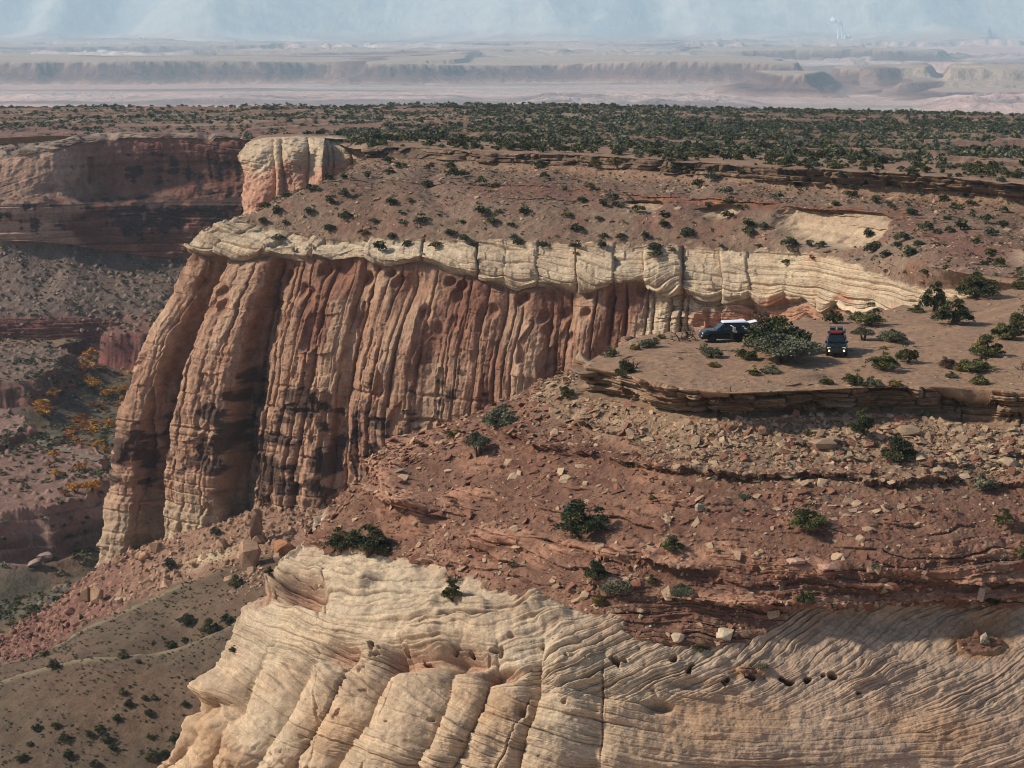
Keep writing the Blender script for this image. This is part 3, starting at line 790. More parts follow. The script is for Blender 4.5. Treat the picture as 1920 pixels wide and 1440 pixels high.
# ------------------------------------------------------------------ plateau beyond the cliff
def plateau():
    yy = lambda L: [at(x, y, Y=Y) for x, y, Y in L]
    z0 = lambda x, y: at(x, y, z=0)[1]
    rimx = [(690, 279), (760, 277), (900, 284), (1100, 292), (1300, 304), (1500, 316), (1700, 326), (1920, 346), (2300, 372)]
    near = yy([(-250, 262, 905), (0, 258, 905), (100, 254, 900), (170, 256, 882), (330, 259, 872), (440, 260, 870), (470, 262, 720), (600, 262, 700), (650, 276, 610)]
              + [(x, y + 2, z0(x, y) + 8) for x, y in rimx])
    midl = yy([(-250, 226, 1050), (0, 228, 1050), (200, 224, 1040), (330, 226, 1030), (440, 228, 1010), (470, 238, 880), (600, 240, 840), (650, 246, 800),
               (690, 252, 740), (760, 250, 730), (900, 250, 720), (1100, 255, 700), (1300, 260, 680), (1500, 266, 650), (1700, 274, 620), (1920, 284, 600), (2300, 300, 560)])
    far = yy([(-250, 204, 1320), (0, 204, 1320), (200, 205, 1320), (440, 207, 1300), (600, 211, 1300), (800, 214, 1280), (1000, 217, 1260), (1200, 221, 1240), (1400, 226, 1220), (1600, 231, 1200), (1800, 234, 1180), (1920, 236, 1160), (2300, 240, 1120)])
    drop = [(p[0] * 1.02, p[1] * 1.03, p[2] - 160) for p in far]
    P, W, S = loft([(near, None), (midl, None), (far, None), (drop, None)], (1100, 0), [150, 150, 10])
    big = fbm(P, 60, 4, 201); mid_ = fbm(P, 14, 4, 202); fine = fbm(P, 4, 3, 203)
    P2 = P.copy()
    live = 1 - sst(2.0, 2.1, W)
    edge = sst(0.0, 0.12, W)
    st = noise(P, (120, 60, 60), 204) + 0.3 * mid_
    step = 0
    for lv in (-0.25, 0.0, 0.22, 0.42):
        step = step + sst(lv - 0.02, lv + 0.02, st)
    px, py, dep = proj(P)
    amp = np.interp(W, [0, 0.15, 1, 2], [0.1, 0.8, 1.0, 0.5]).astype(f32)
    P2[..., 2] += live * amp * (1.0 * (step - 2) + 0.5 * mid_ + 0.35 * fine)
    c = np.zeros(P.shape, f32) + rgb(150, 124, 102)
    c = mixc(c, rgb(132, 98, 80), sst(0.0, 0.5, big))
    c = mixc(c, rgb(160, 136, 112), sst(0.1, 0.5, mid_))
    ris = np.abs(np.gradient(step, axis=0)); ris = np.clip(ris * 3, 0, 1)
    c = mixc(c, rgb(122, 88, 70), ris * 0.7)
    gc = sst(-0.1, 0.25, fbm(P, (120, 40, 40), 4, 801))
    c = mixc(c, rgb(112, 102, 78), gc * 0.6 * edge)
    lft = 1 - sst(440, 640, px)
    c = mixc(c, rgb(126, 92, 82), lft * (1 - sst(0.6, 1.0, W + 0.15 * mid_)) * 0.7)
    grid_object('plateau', P2, c, M_FAR, label='flat juniper plateau stretching away behind the fluted cliff')
    return dict(P=P2, W=W, px=px, py=py)


# ------------------------------------------------------------------ pale headland beyond the near slope
def headland():
    yy = lambda L: [at(x, y, Y=Y) for x, y, Y in L]
    top = yy([(760, 262, 660), (690, 264, 655), (620, 259, 652), (560, 257, 650), (500, 260, 652), (470, 268, 655), (462, 276, 660)])
    inn = yy([(760, 256, 720), (690, 258, 712), (620, 254, 706), (560, 252, 704), (500, 253, 704), (478, 258, 706), (470, 262, 710)])
    cap = yy([(760, 320, 640), (690, 318, 640), (620, 314, 640), (560, 312, 640), (500, 312, 641), (465, 312, 645), (453, 306, 650)])
    foot = yy([(760, 520, 630), (690, 520, 628), (620, 520, 627), (560, 520, 626), (500, 520, 628), (462, 520, 632), (447, 520, 640)])
    bk = lambda dz: [(-78, 720, dz), (-50, 800, dz)]
    P, W, S = loft([(inn, [(-80, 760, -12), (-40, 860, -14)]), (top, bk(-14)), (cap, bk(-19)), (foot, bk(-60))], (420, 80), [40, 120, 240])
    px, py, dep = proj(P)
    n = normals(blur(P, 3)); nh = n.copy(); nh[..., 2] = 0; nh /= np.linalg.norm(nh, axis=2, keepdims=True) + 1e-6
    mid_ = fbm(P, 8, 4, 302); fine = fbm(P, 2.5, 3, 303)
    edges = np.array([400, 450, 516, 532, 578, 611, 622, 660, 700, 800])
    u = px + 5 * noise(P, (12, 12, 14), 305)
    k = np.clip(np.searchsorted(edges, u.reshape(-1)).reshape(u.shape), 1, len(edges) - 1)
    fr = np.clip((u - edges[k - 1]) / (edges[k] - edges[k - 1]), 0, 1)
    rib = np.sqrt(np.clip(1 - (2 * fr - 1) ** 2, 0, 1)) - 0.7
    off = np.interp(px, [447, 515, 530, 590, 605, 615, 640, 700], [0, 0, 0.5, -0.5, 1.5, -3.5, -6.5, -5]).astype(f32)
    cl = sst(1.0, 1.1, W)
    hole = np.interp(W, [1, 1.5, 2, 2.3, 3], [0, 0.6, 0.8, 0.2, 0.9])
    cb = beds(P[..., 2] + 0.15 * P[..., 0] + 0.6 * noise(P, (14, 14, 6), 306), 1.8, P, 71, 10)
    H = cl * (rib * 2.6 * (1 + 0.5 * h1(k, 5)) + off + 2.4 * mid_ + 1.0 * fine + 1.0 * cb * (1 - sst(1.9, 2.3, W)))
    H += cl * 1.4 * np.exp(-((W - 1.65) / 0.3) ** 2)
    D = (1 - cl) * (0.5 * mid_ + 0.3 * fine)
    P2 = P + nh * H[..., None]; P2[..., 2] += D
    c = np.zeros(P.shape, f32) + rgb(146, 112, 92)
    wt = mixc(np.zeros(P.shape, f32) + WHITE, CREAM, sst(-0.3, 0.4, mid_) * 0.7) * (0.9 + 0.2 * cb)[..., None]
    lo = mixc(np.zeros(P.shape, f32) + rgb(196, 150, 122), rgb(176, 126, 102), sst(-0.2, 0.4, noise(P, (6, 6, 20), 307)))
    c = mixc(c, wt, sst(0.8, 0.95, W + 0.1 * mid_))
    c = mixc(c, lo, sst(1.85, 2.1, W + 0.25 * mid_))
    grid_object('headland', P2, c, M_FAR, label='pale rounded headland of rock standing beyond the shrubby slope')


# ------------------------------------------------------------------ shaded canyon wall across the gorge, with its rubble apron
def canyon_wall():
    yy = lambda L: [at(x, y, Y=Y) for x, y, Y in L]
    back = yy([(-350, 264, 925), (0, 262, 925), (100, 256, 925), (200, 258, 925), (330, 260, 925), (460, 262, 920), (700, 264, 915)])
    rim = yy([(-350, 300, 838), (-100, 290, 842), (0, 284, 845), (60, 276, 846), (120, 262, 850), (165, 250, 856), (250, 249, 858), (350, 250, 858), (460, 250, 856), (700, 252, 850)])
    lip = yy([(-350, 312, 834), (-100, 303, 838), (0, 296, 841), (60, 288, 842), (120, 277, 846), (165, 262, 852), (250, 259, 855), (350, 259, 855), (460, 258, 853), (700, 260, 848)])
    mid_g = yy([(-350, 372, 824), (-100, 370, 826), (0, 368, 828), (120, 366, 836), (175, 366, 848), (250, 366, 850), (350, 368, 851), (460, 370, 850), (700, 372, 846)])
    mid_h = yy([(-350, 385, 820), (-100, 384, 822), (0, 384, 823), (120, 384, 830), (175, 384, 838), (250, 384, 842), (350, 384, 846), (460, 384, 846), (700, 384, 842)])
    foot = yy([(-350, 452, 816), (-100, 452, 818), (0, 452, 820), (120, 458, 826), (175, 468, 832), (250, 478, 836), (350, 486, 840), (460, 486, 840), (700, 486, 838)])
    tal = yy([(-350, 600, 772), (-100, 600, 772), (0, 600, 774), (120, 598, 776), (200, 600, 778), (300, 606, 782), (460, 610, 786), (700, 615, 786)])
    led = yy([(-350, 645, 768), (-100, 645, 768), (0, 645, 770), (120, 643, 773), (200, 645, 775), (300, 648, 779), (460, 650, 783), (700, 655, 783)])
    low = [(p[0], p[1] - 12, p[2] - 10) for p in led]
    P, W, S = loft([(back, None), (rim, None), (lip, None), (mid_g, None), (mid_h, None), (foot, None), (tal, None), (led, None), (low, None)], (640, 0), [60, 24, 140, 22, 110, 170, 50, 8])
    px, py, dep = proj(P)
    n = normals(blur(P, 3)); nh = n.copy(); nh[..., 2] = 0; nh /= np.linalg.norm(nh, axis=2, keepdims=True) + 1e-6
    big = fbm(P, 40, 4, 401); mid_ = fbm(P, 10, 4, 402); fine = fbm(P, 3, 3, 403)
    wall = sst(1.9, 2.1, W) * (1 - sst(4.95, 5.02, W))
    cap = sst(0.85, 1.0, W + 0.2 * mid_) * (1 - sst(1.95, 2.05, W))
    tals = sst(4.97, 5.05, W) * (1 - sst(5.95, 6.0, W))
    ledm = sst(5.97, 6.0, W)
    zj = P[..., 2] + 1.2 * noise(P, (60, 60, 14), 404)
    bd_ = beds(zj, 3.2, P, 81, 22); b2 = beds(zj + 4, 1.2, P, 82, 12)
    sweep = beds(P[..., 2] - 0.35 * P[..., 0] * (px < 200) + 5 * noise(P, (40, 40, 20), 405), 3.6, P, 83, 16)
    lr = sst(3.4, 4.0, W)
    H = wall * (2.6 * big + 1.6 * mid_ + 0.8 * fine + lr * (2.6 * bd_ + 1.2 * b2) + (1 - lr) * 0.9 * sweep * sst(-0.2, 0.3, noise(P, (40, 40, 16), 406) + 0.3 * (px < 180)))
    H -= wall * 2.5 * np.exp(-((px - 172) / 5.0) ** 2) * (py > 295) * (py < 345)
    arch = np.exp(-(((px - 330) / 100) ** 2 + ((py - 330) / 36) ** 2))
    H -= wall * 3.0 * arch
    blk = np.exp(-(((px - 178) / 18) ** 2 + ((py - 358) / 14) ** 2)) + 0.7 * np.exp(-(((px - 308) / 30) ** 2 + ((py - 368) / 8) ** 2))
    H += wall * 4.0 * blk
    H += cap * (3.2 * beds(P[..., 2] + 0.1 * P[..., 0], 1.5, P, 84, 12) + 2.0 * mid_ + 1.0 * fine)
    D = tals * (0.9 * mid_ + 0.6 * fine + 1.6 * big)
    gx = np.abs(noise(P, (38, 300, 300), 407))
    D -= tals * (1 - sst(0, 0.25, gx)) * 1.8 * (1 - sst(5.6, 6, W))
    rx, rx2, rh = worley(P[..., 0] / 4.5, P[..., 1] / 4.5, 21)
    rock = sst(0.3, 0.1, rx) * (h1(rh, 3) > 0.35)
    D += tals * rock * 1.0
    H += ledm * (1.4 * beds(zj, 1.4, P, 85, 14) + 1.5 * mid_)
    side = np.exp(-(((px - 60) / 90) ** 2 + ((py - (262 - px * 0.08)) / 7) ** 2)) * (1 - sst(0.8, 1.0, W))
    D -= side * 4
    D += (1 - sst(0.8, 1.0, W)) * (1.4 * mid_ + 0.7 * fine)
    D -= cap * np.clip(n1(px / 23.0, 12), 0, 1) * 2.6
    P2 = P + nh * H[..., None]; P2[..., 2] += D
    c = np.zeros(P.shape, f32) + rgb(132, 100, 88)
    capt = mixc(np.zeros(P.shape, f32) + rgb(166, 144, 124), rgb(132, 104, 88), sst(-0.2, 0.4, mid_))
    nar = 1 - sst(0.3, 0.9, W) + 0
    capt = capt * (0.8 + 0.35 * n1((P[..., 2] + 0.1 * P[..., 0]) / 0.8, 17))[..., None]
    c = mixc(c, capt, np.maximum(cap, sst(0.25, 0.6, W + 0.3 * mid_) * (1 - sst(190, 240, px)) * (1 - sst(1.9, 2.1, W))))
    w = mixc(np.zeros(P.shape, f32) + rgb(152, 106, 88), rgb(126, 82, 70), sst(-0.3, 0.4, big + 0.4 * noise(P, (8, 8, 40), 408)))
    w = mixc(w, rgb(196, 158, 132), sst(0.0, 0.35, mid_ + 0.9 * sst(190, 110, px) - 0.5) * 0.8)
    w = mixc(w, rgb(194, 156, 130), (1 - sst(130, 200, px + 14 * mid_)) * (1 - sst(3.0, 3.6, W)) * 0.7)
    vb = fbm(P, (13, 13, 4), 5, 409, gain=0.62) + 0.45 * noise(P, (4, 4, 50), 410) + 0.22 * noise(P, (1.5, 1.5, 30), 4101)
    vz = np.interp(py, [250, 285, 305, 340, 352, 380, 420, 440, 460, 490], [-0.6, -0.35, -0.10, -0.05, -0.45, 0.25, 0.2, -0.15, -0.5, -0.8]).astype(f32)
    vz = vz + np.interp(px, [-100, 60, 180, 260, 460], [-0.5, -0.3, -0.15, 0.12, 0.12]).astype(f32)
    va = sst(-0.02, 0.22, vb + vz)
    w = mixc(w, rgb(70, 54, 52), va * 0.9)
    w = mixc(w, rgb(156, 122, 102), np.clip(blk, 0, 1) * 0.8)
    w = w * (0.84 + 0.34 * bd_ * lr + 0.16 * n1(zj / 1.6, 9) + 0.10 * n1((P[..., 0] + 3 * mid_) / 1.3, 11) * (1 - lr))[..., None]
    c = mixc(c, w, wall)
    t = mixc(np.zeros(P.shape, f32) + rgb(124, 104, 90), rgb(108, 92, 82), sst(-0.2, 0.4, mid_))
    t = mixc(t, rgb(150, 128, 112), np.clip(rock * 0.9 + sst(0.35, 0.6, fine) * 0.4, 0, 1))
    c = mixc(c, t, tals)
    c = mixc(c, rgb(128, 82, 72) * 1.0, ledm * 0.9)
    grid_object('canyon_wall', P2, c, M_FAR, label='shaded dark-stained canyon wall across the gorge, over a rubble apron')
    return dict(P=P2, W=W, px=px, py=py, tals=tals)


# ------------------------------------------------------------------ canyon floor with its low benches
def sd_poly(x, y, poly):
    """signed distance to a polygon in plan, negative inside."""
    poly = np.asarray(poly)[:, :2]
    d = np.full(x.shape, 1e9); ins = np.zeros(x.shape, bool)
    for i in range(len(poly)):
        a = poly[i]; b = poly[(i + 1) % len(poly)]
        ex, ey = b - a
        t = np.clip(((x - a[0]) * ex + (y - a[1]) * ey) / (ex * ex + ey * ey), 0, 1)
        d = np.minimum(d, np.hypot(x - a[0] - t * ex, y - a[1] - t * ey))
        cnd = ((a[1] > y) != (b[1] > y)) & (x < (b[0] - a[0]) * (y - a[1]) / (b[1] - a[1] + 1e-12) + a[0])
        ins ^= cnd
    return np.where(ins, -d, d)


def canyon_floor():
    Y = 385 * (800 / 385.0) ** np.linspace(0, 1, 620)
    s = np.linspace(-300, 640, 520)
    YY, SS = np.meshgrid(Y, s, indexing='ij')
    X = (SS - 960) / FPX * YY * 1.02
    P = np.stack([X, YY, np.full_like(X, -103.0)], -1)
    big = fbm(P, 45, 4, 501); mid_ = fbm(P, 11, 4, 502); fine = fbm(P, 3.2, 3, 503)
    z = -104 + 2.0 * big + 0.7 * mid_ + 0.25 * fine + (YY - 560) * -0.004
    pl = lambda L: [((x - 960) / FPX * y * 1.02, y) for x, y in L]
    tone = np.zeros(P.shape, f32) + rgb(98, 90, 76)  # floor tones darkened to stand in for cloud shade
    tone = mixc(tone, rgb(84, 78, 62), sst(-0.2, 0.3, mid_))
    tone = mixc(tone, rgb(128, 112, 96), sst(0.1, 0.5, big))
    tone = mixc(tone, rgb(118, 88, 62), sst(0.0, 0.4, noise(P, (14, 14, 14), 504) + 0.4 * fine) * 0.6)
    def bench(poly, top, steep, seed, face, cap, slump=0.35):
        nonlocal z, tone
        d = sd_poly(X, YY, pl(poly)) + 5 * noise(P, 22, seed) + 2.0 * noise(P, 6, seed + 1)
        f = 1 - sst(-1.0, steep, d)
        apron = np.clip(1 - (d - steep) / 16.0, 0, 1) ** 1.5 * slump * (d > steep * 0.4)
        lev = np.maximum(f, apron * 0.9)
        stepz = top + 0.9 * mid_ + 0.4 * fine
        zz_ = z + (stepz - z) * lev
        stair = zz_ + 0.8 * np.sin(zz_ * 2.1 + 2 * noise(P, 15, seed + 2)) * (f > 0.02) * (f < 0.98)
        z = np.where(stepz > z, stair, z)
        m = sst(0.02, 0.12, f) * (1 - sst(0.97, 1.0, f))
        tone = mixc(tone, np.zeros(P.shape, f32) + cap, sst(0.9, 1.0, f) * 0.85)
        tone = mixc(tone, np.asarray(face, f32) * (0.85 + 0.35 * n1(zz_ / 0.9, seed))[..., None], np.clip(m + apron * 0.6, 0, 1))
        return d
    bench([(206, 738), (430, 725), (520, 800), (260, 800)], -86.5, 5, 511, rgb(132, 82, 74), rgb(130, 92, 82))
    bench([(-400, 690), (-100, 660), (60, 668), (128, 700), (110, 740), (-400, 770)], -92, 9, 514, rgb(134, 96, 84), rgb(126, 104, 90))
    bench([(-400, 735), (10, 742), (90, 752), (160, 775), (60, 790), (-400, 790)], -95, 4, 517, rgb(124, 82, 72), rgb(140, 114, 92))
    bench([(-400, 474), (-40, 472), (80, 476), (150, 486), (205, 505), (170, 540), (60, 560), (-400, 590)], -88.5, 13, 520, rgb(158, 124, 110), rgb(140, 108, 94), 0.3)
    bench([(-400, 560), (-20, 540), (60, 556), (40, 590), (-400, 620)], -86.5, 6, 523, rgb(146, 108, 94), rgb(150, 118, 104))
    # the near lip of the wash, towards the fluted cliff's foot
    d = sd_poly(X, YY, pl([(100, 380), (640, 380), (700, 450), (420, 450), (230, 430)]))
    z = z + np.clip(1 - (d + 6) / 40, 0, 1) * 14
    rx, rx2, rh = worley(X / 3.2, YY / 3.2, 25)
    rock = sst(0.32, 0.1, rx) * (h1(rh, 4) > 0.45) * (z > -99)
    z = z + rock * 0.8
    tone = mixc(tone, rgb(156, 128, 112), rock * 0.8)
    P[..., 2] = z
    px, py, dep = proj(P)
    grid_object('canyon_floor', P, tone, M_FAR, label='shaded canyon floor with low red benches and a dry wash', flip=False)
    return dict(P=P, px=px, py=py)


# ------------------------------------------------------------------ hills at the foot of the cliff
def foot_hills():
    yy = lambda L: [at(x, y, Y=Y) for x, y, Y in L]
    def dn(L, dz, dy=0):
        return [(p[0], p[1] + dy, p[2] + dz) for p in L]
    top = yy([(-700, 1420, 400), (-250, 1330, 400), (-60, 1236, 401), (60, 1160, 401), (140, 1105, 400), (190, 1062, 398), (260, 1030, 395), (330, 1004, 392), (420, 975, 390), (520, 948, 388), (640, 940, 386), (800, 940, 384), (1000, 950, 382)])
    bkr = dn(top, -26, 22)
    c1 = yy([(-700, 1500, 372), (-250, 1340, 370), (0, 1243, 369), (60, 1230, 369), (130, 1197, 369), (200, 1160, 369), (300, 1112, 368), (400, 1070, 368), (480, 1046, 368), (560, 1030, 368), (700, 1020, 366), (850, 1020, 366), (1000, 1020, 366)])
    c1b = yy([(-700, 1530, 356), (-250, 1365, 352), (0, 1262, 350), (60, 1252, 350), (130, 1228, 350), (200, 1206, 350), (300, 1178, 350), (400, 1135, 350), (480, 1105, 350), (560, 1085, 350), (700, 1080, 350), (850, 1080, 350), (1000, 1080, 350)])
    gul = yy([(-700, 1575, 343), (-250, 1420, 340), (0, 1318, 338), (60, 1300, 338), (130, 1275, 338), (200, 1265, 338), (300, 1262, 338), (400, 1225, 338), (480, 1165, 340), (560, 1125, 340), (700, 1120, 340), (850, 1120, 340), (1000, 1120, 340)])
    c2 = yy([(-700, 1560, 331), (-250, 1385, 328), (0, 1276, 326), (60, 1260, 326), (130, 1244, 326), (200, 1234, 326), (300, 1222, 326), (400, 1186, 327), (480, 1150, 328), (560, 1130, 329), (700, 1120, 330), (850, 1120, 330), (1000, 1120, 330)])
    lo = yy([(-700, 1700, 300), (-250, 1560, 298), (0, 1470, 296), (130, 1455, 295), (300, 1450, 295), (480, 1420, 297), (560, 1400, 298), (700, 1390, 300), (850, 1390, 300), (1000, 1390, 300)])
    lo2 = yy([(-700, 2300, 240), (0, 2100, 236), (300, 2080, 235), (560, 2050, 238), (1000, 2020, 240)])
    P, W, S = loft([(bkr, None), (top, None), (c1, None), (c1b, None), (gul, None), (c2, None), (lo, None), (lo2, None)], (620, 0), [20, 150, 90, 50, 40, 220, 60])
    px, py, dep = proj(P)
    n = normals(blur(P, 5))
    big = fbm(P, 26, 4, 601); mid_ = fbm(P, 6, 4, 602); fine = fbm(P, 1.6, 3, 603)
    P = blur(P, 7)
    rub = (1 - sst(1.9, 2.04, W + 0.25 * mid_))
    P2 = P + n * (1.2 * big * (1 - 0.5 * rub) + 0.35 * mid_ + 0.10 * fine)[..., None]
    rx, rx2, rh = worley(P[..., 0] / 1.8, P[..., 1] / 1.5, 31)
    rock = sst(0.36, 0.1, rx - 0.12 * h1(rh, 5)) * (h1(rh, 6) > -0.3)
    ry, ry2, rhy = worley(P[..., 0] / 0.8, P[..., 1] / 0.7, 32)
    P2 = P2 + n * (rub * (0.75 * rock * (0.7 + 0.5 * h1(rh, 2)) + 0.4 * mid_ + 0.25 * (0.6 - ry)))[..., None]
    c = np.zeros(P.shape, f32) + rgb(104, 87, 69)  # brown soil darkened in colour, in place of cloud shade on the hills
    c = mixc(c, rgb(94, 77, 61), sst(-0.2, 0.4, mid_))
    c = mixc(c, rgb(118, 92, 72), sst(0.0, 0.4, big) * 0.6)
    crest = np.exp(-((W - 5.0) / 0.05) ** 2) + 0.8 * np.exp(-((W - 2.03) / 0.05) ** 2)
    c = mixc(c, rgb(166, 150, 118), np.clip(crest, 0, 1) * 0.6 * sst(-0.3, 0.3, mid_ + 0.2))
    rb = mixc(np.zeros(P.shape, f32) + rgb(128, 90, 76), rgb(150, 116, 94), sst(180, 330, px + 60 * mid_))
    rb = mixc(rb, rgb(178, 142, 114), rock * (0.6 + 0.3 * h1(rh, 8)))
    rb = mixc(rb, rgb(212, 190, 150), np.exp(-(((px - 395) / 50) ** 2 + ((py - 1045 - (395 - px) * 0.3) / 12) ** 2)) * 0.9)
    c = mixc(c, rb, rub)
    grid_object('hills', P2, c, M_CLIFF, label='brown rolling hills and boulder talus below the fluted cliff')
    return dict(P=P2, W=W, px=px, py=py, rub=rub)


# ------------------------------------------------------------------ the wide valley, its mesas and the far mountain front
def valley():
    nY, nS = 900, 1150
    t = np.linspace(0, 1, nY)
    Y = 1250 * (27500 / 1250.0) ** t
    s = np.linspace(-420, 2340, nS)
    YY, SS = np.meshgrid(Y, s, indexing='ij')
    X = (SS - 960) / FPX * YY
    P = np.stack([X, YY, np.zeros_like(X)], -1)
    P3 = P.copy()
    sc = (YY / 7000.0)
    big = fbm(P, (1800, 900, 900), 5, 701); mid_ = fbm(P, (420, 260, 260), 4, 702); fine = fbm(P, (130, 90, 90), 3, 703)
    z = -246 + 10 * big + 4 * mid_ * np.clip(sc, 0.5, 1.5)
    bad = sst(-0.1, 0.3, fbm(P, (2600, 1100, 1100), 3, 704))
    rg = fbm(P, (330, 240, 240), 4, 705, ridge=True)
    near_bad = np.exp(-((YY - 6300) / 700) ** 2) * sst(900, 1050, SS) * (1 - sst(1330, 1460, SS)) + np.exp(-((YY - 6400) / 800) ** 2) * sst(1690, 1800, SS)
    near_bad += 0.35 * np.exp(-((YY - 6900) / 600) ** 2) * (1 - sst(850, 950, SS))
    z += 42 * rg * np.clip(near_bad, 0, 1)
    z += 48 * bad * rg * sst(9000, 11000, YY) * (1 - sst(19500, 21000, YY))
    for seed, y0, y1, h in ((711, 9500, 11500, 40), (712, 11800, 14200, 45), (713, 14500, 17500, 55), (714, 17800, 20500, 60)):
        q = noise(P, (2400, 1100, 1000), seed) + 0.35 * mid_ + 0.2 * rg * 0.5
        m = sst(0.10, 0.17, q) * sst(y0, y0 + 600, YY) * (1 - sst(y1 - 500, y1, YY))
        z += h * m
    col_ = np.zeros(P.shape, f32) + rgb(216, 174, 160)
    col_ = mixc(col_, rgb(196, 174, 162), sst(-0.2, 0.4, big))
    col_ = mixc(col_, rgb(230, 196, 178), sst(0.0, 0.5, mid_) * 0.7)
    col_ = col_ * (0.92 + 0.34 * rg * np.clip(near_bad + 0.6 * bad, 0, 1))[..., None]  # ridges lighter, gullies darker: relief shading put into the colour
    str_ = fbm(P, (2200, 420, 300), 5, 706)
    col_ = mixc(col_, rgb(138, 114, 108), sst(0.0, 0.25, str_) * 0.85)
    col_ = mixc(col_, rgb(112, 110, 108), sst(0.2, 0.45, fbm(P, (2600, 500, 300), 4, 708)) * sst(8500, 10500, YY) * 0.8)
    col_ = mixc(col_, rgb(236, 224, 208), sst(0.15, 0.4, fbm(P, (2400, 380, 300), 4, 709)) * 0.7)
    def face(y):          # distance of the mesa front along each bearing
        return y + 520 * noise(P3 * [1, 0, 0], (1900, 1, 1), 721) + 240 * noise(P3 * [1, 0, 0], (610, 1, 1), 722) + 110 * fbm(P3 * [1, 0, 0], (300, 1, 1), 4, 723)
    def mesa(yf, h, s0, s1, depth, e=0.0, side=40, seed=0):
        nonlocal z, col_
        f0 = face(yf) + 120 * fbm(P3 * [1, 0, 0], (950, 1, 1), 4, 741 + seed, ridge=True)
        din = YY - f0
        lat = np.minimum(SS - s0, s1 - SS) / FPX * YY
        lat = lat + 90 * n1(YY / 300.0, seed)
        d = np.minimum(din, lat * 1.2)
        tal = np.clip((d + 260) / 260, 0, 1) ** 1.7 * 0.52
        gulx = np.abs(fbm(P3, (210, 500, 150), 4, 731 + seed)) * 0.3
        tal = np.clip(tal - gulx * (tal > 0.02) * (tal < 0.5), 0, 1)
        up = sst(0, 45, d) * 0.48
        prof = tal + up
        endr = 1 - sst(depth, depth + 900, din)
        hh = h * (1 + 0.18 * n1(X / 700.0, seed + 1)) * endr
        z = np.maximum(z, -246 + 10 * big + hh * prof + 3 * mid_)
        on = (prof > 0.03) * endr
        cl = rgb(118, 84, 80)
        lay = n1((prof * h + 3 * mid_) / 7.0, seed + 3)
        tone = np.asarray(cl, f32) * (0.9 + 0.45 * lay)[..., None]
        tone = mixc(tone, rgb(186, 146, 126), sst(0.3, 0.06, prof) * 0.8)
        tone = mixc(tone, rgb(188, 160, 138), sst(0.93, 0.99, prof))
        col_ = mixc(col_, tone, np.clip(on * 1.0, 0, 1).astype(f32))
    mesa(8600, 84, -600, 878, 1500, seed=1)
    mesa(8250, 80, 700, 1480, 1600, seed=2)
    mesa(7050, 90, 1430, 1530, 420, seed=3)
    mesa(8000, 74, 1580, 1715, 600, seed=4)
    mesa(7700, 80, 1790, 2500, 900, seed=5)
    mesa(20300, 62, 1465, 1845, 1700, seed=6)
    mesa(19300, 70, 1100, 1250, 900, seed=7)
    for seed_, yf, h_, s0_, s1_, dp in ((11, 9900, 60, 200, 760, 800), (12, 10400, 70, -300, 150, 900), (13, 10800, 64, 900, 1380, 900), (14, 12200, 75, 420, 1050, 900), (15, 12600, 80, 1300, 1750, 1000), (16, 15200, 80, -200, 520, 1200), (17, 15600, 85, 760, 1250, 1200), (18, 7350, 34, 1650, 2300, 500), (19, 6900, 26, 1730, 2300, 300)):
        mesa(yf, h_, s0_, s1_, dp, seed=seed_)
    # pale grove and wash on the valley floor
    gr = np.exp(-((YY - 5950) / 420) ** 2) * sst(1440, 1560, SS) * (1 - sst(1700, 1790, SS))
    col_ = mixc(col_, rgb(206, 186, 166), gr * sst(-0.1, 0.3, fine + 0.3 * mid_) * 0.9)
    col_ = mixc(col_, rgb(160, 146, 132), np.exp(-((YY - 6250) / 300) ** 2) * sst(1400, 1500, SS) * (1 - sst(1640, 1760, SS)) * 0.6)
    z += gr * sst(0.1, 0.4, fine) * 9
    # pale wash in the lee of the plateau
    col_ = mixc(col_, rgb(214, 202, 178), np.exp(-((YY - 5450) / 260) ** 2) * sst(-0.1, 0.3, mid_ + 0.1) * 0.8)
    # mountain front
    mr = sst(22400, 27000, YY - 900 * n1(X / 1700.0, 41) - 350 * n1(X / 600.0, 42))
    rid = fbm(P3 * [1, 0.35, 0], (900, 900, 1), 5, 741, ridge=True)
    spur = np.clip(1 - np.abs(n1(X / 1250.0, 43)) * 1.5, 0, 1)
    mh = (mr ** 1.15) * 1150 + mr * (1 - mr) * 4 * (150 * fbm(P3, (1500, 1500, 1), 5, 743, ridge=True) + 110 * spur)
    z += np.maximum(mh, 0) + sst(21000, 23500, YY) * 18 * rg * (1 - mr)
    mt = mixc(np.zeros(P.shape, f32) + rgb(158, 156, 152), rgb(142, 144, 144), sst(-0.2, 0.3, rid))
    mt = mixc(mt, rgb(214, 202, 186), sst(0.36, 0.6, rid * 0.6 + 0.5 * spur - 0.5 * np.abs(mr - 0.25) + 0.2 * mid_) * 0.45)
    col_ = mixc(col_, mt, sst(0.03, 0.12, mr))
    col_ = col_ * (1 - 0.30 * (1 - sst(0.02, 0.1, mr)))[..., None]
    P[..., 2] = z - (YY / 1000.0) ** 2 * 0.0675
    grid_object('valley', P, col_, M_VALLEY, label='wide pale desert valley of low mesas running to a hazy mountain front')
    return dict(P=P)


PLAT = plateau()
headland()
WALL = canyon_wall()
FLOOR = canyon_floor()
HILLS = foot_hills()
valley()
print('ground', time.time() - T0)

